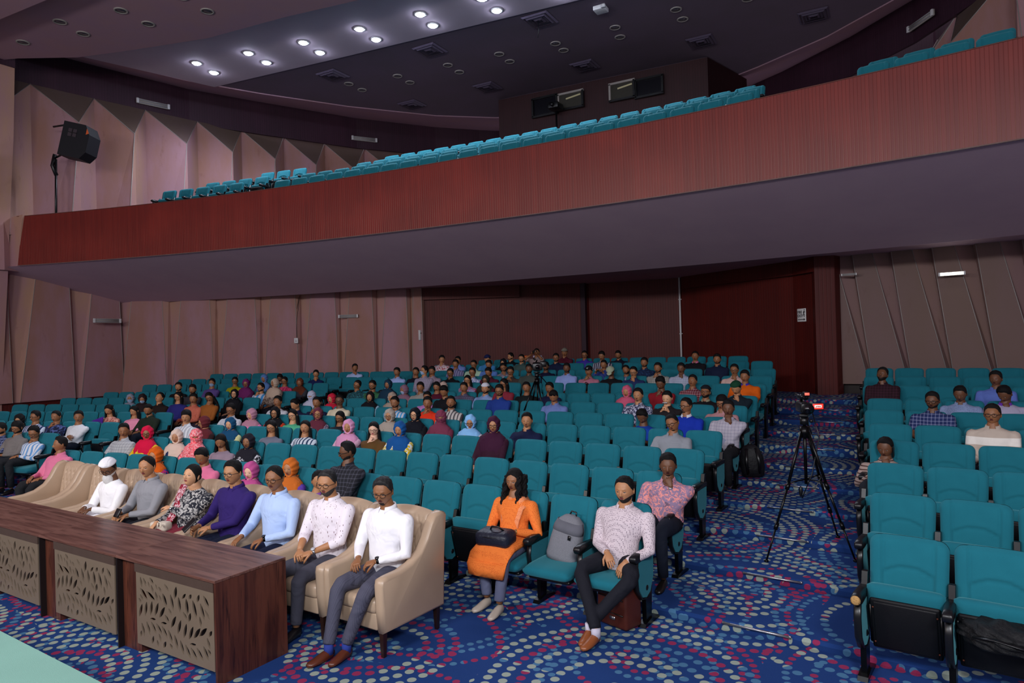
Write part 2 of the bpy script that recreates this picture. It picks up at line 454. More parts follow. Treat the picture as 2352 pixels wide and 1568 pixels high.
def trim_obj(name, trims, r=.012, m=TRIM):
    mb = MB()
    for t in trims: mb.tube(t, r, 5)
    return prop(mb.obj(name, m), kind='structure')
def walls():
    L = [(-17.5, 3.2), (-17.4, 4.58), (-17.4, 6.44), (-17.45, 8.12), (-15.66, 8.87), (-14.02, 9.55), (-12.49, 10.19), (-11.15, 10.75), (-9.84, 11.3), (-8.63, 11.8), (-7.54, 12.26), (-7.1, 12.44)]
    tr = []
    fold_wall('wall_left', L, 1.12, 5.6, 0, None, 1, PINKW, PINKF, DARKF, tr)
    poly_wall('baseboard_left', [(x, y - .06 if x > -17 else y) for x, y in L], -.2, 1.14, CLAD, .05)
    RT_ = [Wrp(th) for th in (.0905, .1045, .1185, .1325, .1465, .1605, .1745, .1885, .2025, .2165, .2305)]
    tr2 = []
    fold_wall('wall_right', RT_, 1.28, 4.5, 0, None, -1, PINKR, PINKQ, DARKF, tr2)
    poly_wall('baseboard_right', RT_, .9, 1.30, mat('dark_skirting', '1c100c', .6), .05)
    trim_obj('trim_3', tr + tr2, .010)
    # upper walls (above the balcony)
    U = [(-17.5, 2.6), (-17.1, 5.2), (-16.75, 7.0), (-16.4, 8.6), (-16.0, 10.4), (-15.5, 12.0), (-14.9, 13.6), (-14.2, 15.2), (-13.3, 16.7), (-12.2, 18.2), (-11.0, 19.6)]
    UR = [(-2.4 - x - .0, y) for x, y in U[2:]][::-1]
    UR = [(9.6, 20.2), (7.9, 18.6), (8.75, 16.6), (9.9, 14.6), (11.2, 12.4), (12.6, 10)]
    t3 = []
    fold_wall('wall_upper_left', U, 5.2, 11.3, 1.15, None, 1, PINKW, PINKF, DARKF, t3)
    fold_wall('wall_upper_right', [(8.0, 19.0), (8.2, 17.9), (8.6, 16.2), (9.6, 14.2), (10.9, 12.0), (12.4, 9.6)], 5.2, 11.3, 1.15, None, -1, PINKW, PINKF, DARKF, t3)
    trim_obj('trim_4', t3, .014)
    # frieze boards between the panels and the ceiling, and plain wall behind
    poly_wall('wall_frieze', FR, 11.2, 12.52, FRIEZE, .1)
    poly_wall('wall_back_upper', [(-11.2, 19.4), (-9.0, 21.25), (-5, 22.65), (-1, 23.05), (3, 22.65), (6.2, 21.3), (8.2, 19.4)], 5, 13.2, FRIEZE, .1)
    poly_wall('wall_side_left', [(-18.2, -13), (-18.2, 3.4)], -.2, 13, PINKW, .1)
    poly_wall('wall_side_right', [(18.5, -13), (18.5, 6), (13, 9.5)], -.2, 13, PINKW, .1)
    poly_wall('wall_back_right', [(5.5, 21.6), (9.5, 20.8), (14, 14), (17.5, 7)], 5, 13.6, FRIEZE, .1)
    # pier at the stage side, its edge leaning
    mb = MB(); y = 4.28
    pts = [(-19.5, 0), (-17.40, 0), (-17.33, 1.07), (-16.79, 4.83), (-16.41, 7.74), (-16.21, 9.19), (-16.04, 11.25), (-19.5, 11.25)]
    mb.prism(pts, y - .9, y, 1, PINKF); prop(mb.obj('wall_pier', PINKF, smooth=False), kind='structure')
    fm = MB(); fm.prism([(-19.5, 11.25), (-16.04, 11.25), (-16.0, 12.2), (-19.5, 12.2)], y - .92, y + .02, 1); 
    poly_wall('trim_5', [(-19.5, y - .94), (-16.03, y - .94), (-16.02, y)], 11.25, 11.9, FRIEZE, .04)
    pa = MB(); pa.prism([(-16.75, 5.31), (-16.17, 5.31), (-15.86, 6.82), (-16.5, 6.82)], y + .02, y + .1, 1); prop(pa.obj('trim_6', PINKF, smooth=False), kind='structure')
FR = [(-17.5, 2.6), (-17.2, 5.6), (-16.8, 7.6), (-16.2, 10.2), (-15.1, 12.6), (-13.3, 16.2), (-11.2, 19.1), (-9.2, 21.2), (-5, 23.0), (-1, 23.3), (1.5, 22.4), (3.4, 21.2), (5.8, 19.3), (7.6, 17.5), (9.4, 14.8), (10.9, 12.4), (12.6, 9.8)]
def Wrp(th): return (60.9 * sin(th), 60.9 * cos(th) + RC)
walls()
def wood_bay():
    """timber-clad bay behind the last rows"""
    poly_wall('wall_back', [(-7.2, 12.45), (-2.4, 14.85), (-2.2, 15.15), (.86, 15.5), (.95, 15.42), (4.55, 13.2), (5.20, 12.5)], .7, 4.6, CLAD, .1)
    # projecting column beside the aisle and lintels over the recesses
    mb = MB()
    def seg(a, b, z0, z1, t=.16):
        a = np.array(a, float); b = np.array(b, float); d = (b - a) / np.linalg.norm(b - a); nr = np.array([d[1], -d[0]])
        c = (a + b) / 2 + nr * t / 2; L = np.linalg.norm(b - a); ang = atan2(d[1], d[0])
        mb.box((c[0], c[1], (z0 + z1) / 2), (L, t, z1 - z0), rot=Rz(ang))
    col = poly_wall('wall_column', [(5.06, 12.62), (5.14, 12.30), (5.56, 12.42), (5.66, 12.75)], .8, 4.6, CLAD, .06)
    poly_wall('trim_7', [(.98, 15.22), (4.55, 12.95), (5.12, 12.32)], 4.12, 4.56, CLAD, .05)
    poly_wall('trim_8', [(-7.15, 12.25), (-4.1, 13.72)], 4.1, 4.56, CLAD, .05)
    pb = MB(); pb.box((-2.28, 14.9, 2.7), (.16, .16, 3.6)); prop(pb.obj('trim_9', FRIEZE, smooth=False), kind='structure')
    pp = MB(); pp.tube([(.86, 15.36, 1.0), (.86, 15.36, 4.5)], .03, 10)
    for z in (1.6, 2.7, 3.8): pp.box((.86, 15.39, z), (.1, .03, .03))
    prop(pp.obj('wall_pipe', WHITE), 'thin white vertical pipe on the timber back wall', 'pipe')
wood_bay()
def booth():
    y = 16.9
    poly_wall('wall_booth', [(-6.35, 19.5), (-6.3, y - .3), (1.55, y + .15), (2.3, 19.8)], 7.6, 12.0, CLADD, .1)
    for (x0, x1, z0, z1, lit, nm) in ((-4.85, -3.85, 11.05, 11.72, 0, 'projection booth window, dark left pane'), (-3.80, -2.83, 11.12, 11.70, 1, 'projection booth window behind the projector, beside the dark left pane'), (-1.82, -.92, 11.10, 11.70, 1, 'lit projection booth window, third from the left'), (-.88, .08, 11.05, 11.66, 0, 'projection booth window, dark right pane')):
        ym = y - .3 + (x0 + 6.3) * .057 - .08
        w = MB(); xc, zc = (x0 + x1) / 2, (z0 + z1) / 2
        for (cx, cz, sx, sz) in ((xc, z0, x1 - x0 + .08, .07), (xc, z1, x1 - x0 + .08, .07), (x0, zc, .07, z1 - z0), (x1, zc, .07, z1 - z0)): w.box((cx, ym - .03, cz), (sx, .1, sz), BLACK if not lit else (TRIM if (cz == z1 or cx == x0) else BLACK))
        root = w.obj('booth_window', BLACK, smooth=False); prop(root, nm, 'window')
        g = MB(); g.box((xc, ym + .0, zc), (x1 - x0, .02, z1 - z0)); g.obj('pane', mat('booth_glass_lit' if lit else 'booth_glass', '3c3a34' if lit else '0b0a12', .25), root, smooth=False)
        if lit:
            r = MB(); r.box((xc + .1, ym - .02, z1 - .16), ((x1 - x0) * .6, .02, .05), rot=Ry(-.12)); r.obj('inner_ceiling_light', emis('booth_glow', '8a8468', .35), root, smooth=False)
    pj = MB(); pj.box((-3.75, 16.25, 11.15), (.42, .5, .22), bev=.03); pj.tube([(-3.75, 16.0, 11.15), (-3.75, 15.88, 11.15)], .07, 12); pj.tube([(-3.75, 16.3, 11.0), (-3.75, 16.3, 9.4)], .035, 8)
    prop(pj.obj('projector', BLACK), 'black projector on a pole before the projection booth window', 'projector')
booth()
# ------------------------------------------------------------------ ceilings
def ceilings():
    OUT = [(-18.2, -13), (-18.2, 2.6), (-17.1, 5.0), (-16.7, 7.0), (-15.9, 10.4), (-14.8, 13.6), (-13.0, 17.0), (-11.4, 19.2), (-9.0, 21.2), (-5, 22.6), (-1, 23), (3, 22.6), (6.2, 21), (7.8, 19.2), (8.6, 16.8), (10.9, 12.4), (13, 9.8), (18.5, 6), (18.5, -13)]
    INN = [(-15.2, 6.6), (-14.4, 8.9), (-13.3, 11.1), (-11.6, 13.9), (-9.4, 16.7), (-7.5, 18.3), (-4, 19.8), (-1, 20), (1.4, 19.6), (2.9, 18.9), (5.2, 17.6), (7.1, 16.0), (9.2, 12.4), (11, 8.4)]
    # pink cove band
    mb = MB(); IN2 = [(-15.6, 1.5), (-15.5, 4.4), (-15.0, 6.9), (-14.4, 8.9), (-13.3, 11.1), (-11.6, 13.9), (-9.4, 16.7), (-7.5, 18.3), (-4, 19.8), (-1, 20), (1.4, 19.6), (2.9, 18.9), (5.2, 17.6), (7.1, 16.0), (8.6, 13.4), (10, 11.0), (11.4, 8.4)]
    mb.grid([[(*a, 12.10), (*a, 12.0), (*b, 12.5), (*b, 12.6)] for a, b in zip(IN2, FR)]); prop(mb.obj('ceiling_band', CEILP, smooth=False), kind='structure')
    # dark inner ceiling with the lamps' field in front
    fr = [(x, y) for x, y in INN if y > 9.5]
    slab('ceiling_rear', [(-14.1, 9.70), (-8.4, 10.33), (-.4, 11.1), (9.4, 11.9)] + fr[::-1], 12.04, CEILD, .06)
    slab('ceiling_middle', [(-15.7, 4.4), (-8.2, 6.2), (-1, 7.2), (12, 7.6), (9.6, 11.95), (-.4, 11.15), (-8.4, 10.38), (-14.1, 9.75), (-15.3, 6.0)], 12.0, CEIL, .02)
    # lower canopy over the stage
    c1 = [(-18, 3.2), (-15.6, 4.15), (-14.1, 5.05), (-12.3, 5.62), (-9.85, 6.3), (-7.1, 6.6), (-4.7, 7.0), (0, 7.3), (6, 7.2), (18, 5), (18, -13), (-18, -13)]
    slab('ceiling_canopy', c1, 11.4, CEILP, .3)
    slab('ceiling_canopy_step', [(-18, 1.9), (-12.6, 2.3), (-9, 2.5), (-5, 2.4), (0, 1.8), (8, 0), (8, -13), (-18, -13)], 11.0, CEILP, .35)
ceilings()
def lamp_disc(kind, x, y, z, label, group, on):
    mb = MB(); n = 20
    ring = [(cos(a), sin(a)) for a in np.linspace(0, 2 * pi, n, endpoint=False)]
    mb.grid([[(x + c * r, y + s * r, zz) for c, s in ring] for r, zz in ((.17, z), (.17, z - .02), (.13, z - .025), (.125, z + .0))], cv=True)
    root = mb.obj(kind, WHITE if on else TRIM); prop(root, label, 'ceiling light', group)
    d = MB()
    if on: d.ell((x, y, z - .012), (.125, .125, .06), 20, 10)
    else: d.tube([(x, y, z - .004), (x, y, z - .014)], .125, 20)
    d.obj('diffuser', LEDM if on else LENSM, root)
    if on:
        l = bpy.data.lights.new('led_beam', 'SPOT'); l.energy = LEDW; l.color = (.80, .86, 1.0); l.spot_size = radians(150); l.spot_blend = .6; l.shadow_soft_size = .12
        lo = bpy.data.objects.new('led_beam', l); COL.objects.link(lo); lo.location = (x, y, z - .12)
LEDM = emis('led_white', 'd4deff', 130.0); LENSM = mat('unlit_lens', '55525c', .25, .5); LEDW = 210
def downlights():
    for i, (x, y) in enumerate([(-12.8, 8.1), (-13.0, 8.9), (-10.8, 8.5), (-10.9, 9.3), (-8.8, 8.9), (-8.9, 9.7), (-6.75, 9.15), (-6.8, 9.95), (-4.7, 9.4), (-4.8, 10.15), (-2.75, 9.6), (-2.75, 10.4), (-.75, 9.9), (-.8, 10.65), (1.2, 10.1), (1.2, 10.9)]):
        pos = ['leftmost', 'second', 'third', 'fourth', 'fifth', 'sixth', 'seventh', 'eighth'][i // 2]
        lamp_disc('led_downlight', x, y, 12.0, 'bright white ceiling downlight, %s of the %s pair from the left' % (('front one', 'rear one')[i % 2], pos), 'lit downlight pairs', 1)
    k = 0
    for i, (x, y) in enumerate([(-12.2, 3.6), (-12.4, 4.3), (-10.3, 4.1), (-10.4, 4.9), (-8.4, 4.5), (-8.5, 5.3), (-14.3, 3.7)]):
        d = ['second row', 'first row', 'second row', 'first row', 'second row', 'first row', 'first row'][i]
        lamp_disc('recessed_downlight', x, y, 11.4, 'unlit grey downlight in the canopy ceiling, %s' % ['upper of the second pair', 'lower of the second pair', 'upper of the middle pair', 'lower of the middle pair', 'upper one at the top edge', 'lower one near the canopy rim', 'alone at far left'][i], 'unlit canopy downlights', 0)
    for i, (x, y) in enumerate([(-10.0, 12.2), (-10.0, 12.9), (-8.1, 12.6), (-8.1, 13.3), (-6.1, 12.8), (-6.1, 13.5), (-4.2, 13.0), (-4.2, 13.7), (-2.3, 13.3), (-2.3, 13.9), (-0.3, 13.3), (-0.4, 14.0), (1.6, 13.2), (1.6, 13.9), (3.5, 13.7)]):
        pos = ['leftmost', 'second', 'third', 'fourth', 'fifth', 'sixth', 'seventh', 'rightmost'][i // 2]
        lamp_disc('recessed_downlight', x, y, 12.03, 'small unlit downlight in the dark ceiling, %s of the %s pair' % (('upper', 'lower')[i % 2], pos) if i < 14 else 'small unlit downlight in the dark ceiling, alone at far right', 'dark ceiling downlights', 0)
    for i, (x, y) in enumerate([(-9.9, 11.3), (-5.9, 11.5), (-2.0, 11.6), (-9.4, 15.1), (-6.0, 15.2), (-2.2, 15.4), (1.7, 15.7), (5.0, 15.8)]):
        mb = MB(); z = 12.03; VM = mat('vent_metal', '5a5064', .5)
        for k, s in enumerate((.42, .33, .24, .15, .06)):
            zz = z - .015 - .02 * (k % 2)
            mb.grid([[(x - s, y - s, zz), (x + s, y - s, zz), (x + s, y + s, zz), (x - s, y + s, zz)], [(x - s + .05, y - s + .05, zz - .04), (x + s - .05, y - s + .05, zz - .04), (x + s - .05, y + s - .05, zz - .04), (x - s + .05, y + s - .05, zz - .04)]], cv=True)
        o = mb.obj('ceiling_vent', VM, smooth=False)
        prop(o, 'square slatted air vent in the dark ceiling, %s' % ['front row at left', 'front row, second from left', 'front row, third, with a loose strip', 'back row at far left near the cove', 'back row, second, beside the booth', 'back row above the booth roof', 'back row, right of the booth', 'back row at far right'][i], 'air vent', 'ceiling vents')
    mb = MB(); mb.box((-.2, 11.9, 11.97), (.35, .35, .12), bev=.02); mb.box((-.05, 11.7, 11.95), (.12, .1, .08)); prop(mb.obj('ceiling_projector_box', WHITE), 'small white box fixture on the ceiling right of the lit lamps', 'ceiling fixture')
    st = MB(); st.tube([(-2.0, 11.5, 12.0), (-1.99, 11.5, 11.7), (-2.02, 11.49, 11.45)], .012, 5); prop(st.obj('loose_strip', BLACK), 'thin loose strip hanging from a ceiling vent', 'strip')
downlights()
def tube_fixture(c, d, label, on=False, sc=.9):
    """twin fluorescent batten; c centre, d unit plan direction along it, n outward"""
    root = empty('tube_light', c, atan2(d[1], d[0])); prop(root, label, 'tube light', 'wall tube lights'); root.scale = (sc, sc, sc)
    b = MB(); b.box((0, 0, 0), (1.25, .05, .2), bev=.01); b.obj('backplate', TRIM, root)
    for s in (-1, 1): e = MB(); e.box((s * .58, -.045, 0), (.09, .06, .2), bev=.01); e.obj('end_cap', WHITE, root)
    for z in (-.05, .05):
        t = MB(); t.tube([(-.53, -.05, z), (.53, -.05, z)], .017, 8); t.obj('tube', emis('lit_tube', 'fff6e8', 14) if on else mat('unlit_tube', '8c8c94', .3), root)
    l = MB(); l.box((0, -.03, 0), (1.05, .012, .03)); l.obj('louvre', TRIM, root)
    return root
def fixtures():
    tube_fixture((-16.75, 7.25, 3.72), (.02, .999), 'unlit tube light on the lower left plaster wall, near the pier', False, .75)
    tube_fixture((-9.38, 11.18, 3.63), (.923, .385), 'unlit tube light on the plaster wall near the timber bay', False, .56)
    r = tube_fixture((-16.38, 8.9, 11.6), (.26, .965), 'unlit tube light on the dark frieze above the left panels')
    tube_fixture((-13.02, 16.4, 11.6), (.55, .83), 'unlit tube light on the frieze above the balcony seats')
    tube_fixture((7.75, 16.95, 11.6), (.55, -.83), 'unlit tube light on the frieze at the upper right corner')
    tube_fixture((8.02, 12.18, 3.84), (.99, -.13), 'lit white tube light on the lower right wall', True, .42)
    l = bpy.data.lights.new('tube_glow', 'AREA'); l.shape = 'RECTANGLE'; l.size = .5; l.size_y = .1; l.energy = 4; l.color = (1, .95, .86)
    lo = bpy.data.objects.new('tube_glow', l); COL.objects.link(lo); lo.location = (8.0, 12.06, 3.80); lo.rotation_euler = (radians(-90), 0, radians(-7.5)) ; lo.rotation_euler = Vector((-.13, -.99, -.5)).to_track_quat('-Z', 'Z').to_euler()
    tube_fixture((5.90, 12.42, 4.0), (.99, -.1), 'unlit tube light beside the timber column under the balcony', False, .28)
    for i, (p, lab) in enumerate((((-11.33, 10.5, 2.87), 'left white wall switch box under hanging wires'), ((-11.10, 10.44, 2.85), 'right white wall switch box under hanging wires'))):
        s = MB(); s.box(p, (.14, .06, .18), bev=.01, rot=Rz(.39)); s.box((p[0] + .02, p[1] - .035, p[2]), (.04, .02, .07)); prop(s.obj('wall_switch', WHITE), lab, 'switch', 'wall switches')
    w = MB()
    w.tube([(-11.33, 10.5, 2.95), (-11.3, 10.52, 3.3), (-11.18, 10.55, 3.8), (-11.1, 10.6, 4.35)], .008, 5); w.tube([(-11.08, 10.44, 2.95), (-11.10, 10.47, 3.5), (-11.05, 10.6, 4.4)], .008, 5)
    prop(w.obj('wall_wires', BLACK), 'two thin wires running down the plaster wall to the switch boxes', 'wires')
    s = MB(); s.box((-7.12, 12.2, 2.91), (.07, .14, .34), bev=.008); s.box((-7.08, 12.16, 2.98), (.02, .05, .05), TRIM); prop(s.obj('wall_notice', WHITE), 'narrow white notice plate at the edge of the timber bay', 'notice')
    # FIRE EXIT sign
    a = np.array((4.68, 12.80)); b = np.array((4.93, 12.62)); c = (a + b) / 2; ang = atan2(b[1] - a[1], b[0] - a[0])
    # wall face runs from (.95,15.42) via (4.55,13.2) to (5.2,12.5)
    fa = np.array((4.55, 13.2)); fb = np.array((5.2, 12.5)); dd = (fb - fa) / np.linalg.norm(fb - fa); nn = np.array((-dd[1], dd[0])); nn = -nn if nn[1] > 0 else nn
    c = fa + dd * .36 + nn * .075
    root = empty('exit_sign', (c[0], c[1], 3.06), atan2(dd[1], dd[0])); prop(root, 'white square FIRE EXIT sign with running figure and arrow', 'exit sign')
    bd = MB(); bd.box((0, 0, 0), (.34, .02, .34), bev=.006); bd.obj('board', mat('sign_white', 'e6e6e6', .5), root)
    ink = mat('sign_ink', '15151c', .6)
    def text(s, x, z, sz):
        cu = bpy.data.curves.new('lettering', 'FONT'); cu.body = s; cu.size = sz; cu.extrude = .001; cu.offset = .002; cu.materials.append(ink)
        tmp = bpy.data.objects.new('tmp', cu); COL.objects.link(tmp); bpy.context.view_layer.update()
        me = bpy.data.meshes.new_from_object(tmp.evaluated_get(bpy.context.evaluated_depsgraph_get())); bpy.data.objects.remove(tmp)
        o = bpy.data.objects.new('lettering', me); COL.objects.link(o); o.parent = root; o.location = (x, -.013, z); o.rotation_euler = (pi / 2, 0, 0)
    text('FIRE', -.15, .045, .098); text('EXIT', -.15, -.050, .098)
    ar = MB(); ar.box((-.01, -.013, -.115), (.26, .004, .018)); ar.prism([(.10, -.145), (.15, -.115), (.10, -.085)], -.015, -.011, 1); ar.obj('arrow', ink, root, smooth=False)
    f = MB(); f.ell((.125, -.013, .13), (.018, .004, .018), 10, 6); f.tube([(.12, -.013, .105), (.105, -.013, .04)], .013, 6)
    f.tube([(.105, -.013, .04), (.13, -.013, .0), (.12, -.013, -.05)], .009, 6); f.tube([(.105, -.013, .04), (.085, -.013, .0), (.06, -.013, -.03)], .009, 6)
    f.tube([(.118, -.013, .095), (.145, -.013, .07), (.155, -.013, .085)], .007, 6); f.tube([(.118, -.013, .095), (.09, -.013, .08), (.085, -.013, .06)], .007, 6); f.obj('running_figure', ink, root)
    # loudspeaker on a pole at the balcony's left end
    root = empty('loudspeaker', (-14.9, 5.45, 9.1), .55); prop(root, 'black wedge loudspeaker mounted high at left above the balcony', 'loudspeaker'); root.scale = (.84, .84, .84)
    bx = MB(); R_ = Ry(.26)
    bx.prism([(-.42, -.62), (.36, -.62), (.55, -.35), (.55, .30), (.36, .62), (-.42, .62)], -.36, .36, 1); bx.xf(Ry(.24)); bx.obj('cabinet', mat('speaker_black', '15161c', .6, 0, .3, .1, 30, .4, 300), root, smooth=False)
    hp = MB(); hp.box((-.05, -.365, .25), (.3, .02, .28)); hp.xf(Ry(.24)); hp.obj('handle_recess', mat('recess', '3a3038', .6), root, smooth=False)
    hh = MB(); hh.box((-.05, -.38, .25), (.3, .02, .03)); hh.box((-.05, -.38, .25), (.03, .02, .28)); hh.xf(Ry(.24)); hh.obj('handle_bar', BLACK, root, smooth=False)
    bd = MB(); bd.prism([(.43, .28), (.53, .34), (.43, .5)], -.372, -.366, 1); bd.xf(Ry(.24)); bd.obj('badge', mat('orange_badge', 'd8602a', .5), root, smooth=False)
    st = MB(); st.tube([(-15.9, 5.25, 6.3), (-15.85, 5.28, 8.7)], .035, 10); st.tube([(-15.85, 5.28, 8.75), (-15.45, 5.35, 8.85)], .03, 8); st.tube([(-15.9, 5.26, 9.72), (-15.3, 5.35, 9.7)], .03, 8); st.tube([(-15.85, 5.28, 8.2), (-15.95, 5.22, 8.5), (-15.86, 5.26, 8.85)], .06, 8)
    prop(st.obj('speaker_pole', BLACK), 'thin black pole and bracket holding the high loudspeaker', 'speaker stand')
fixtures()
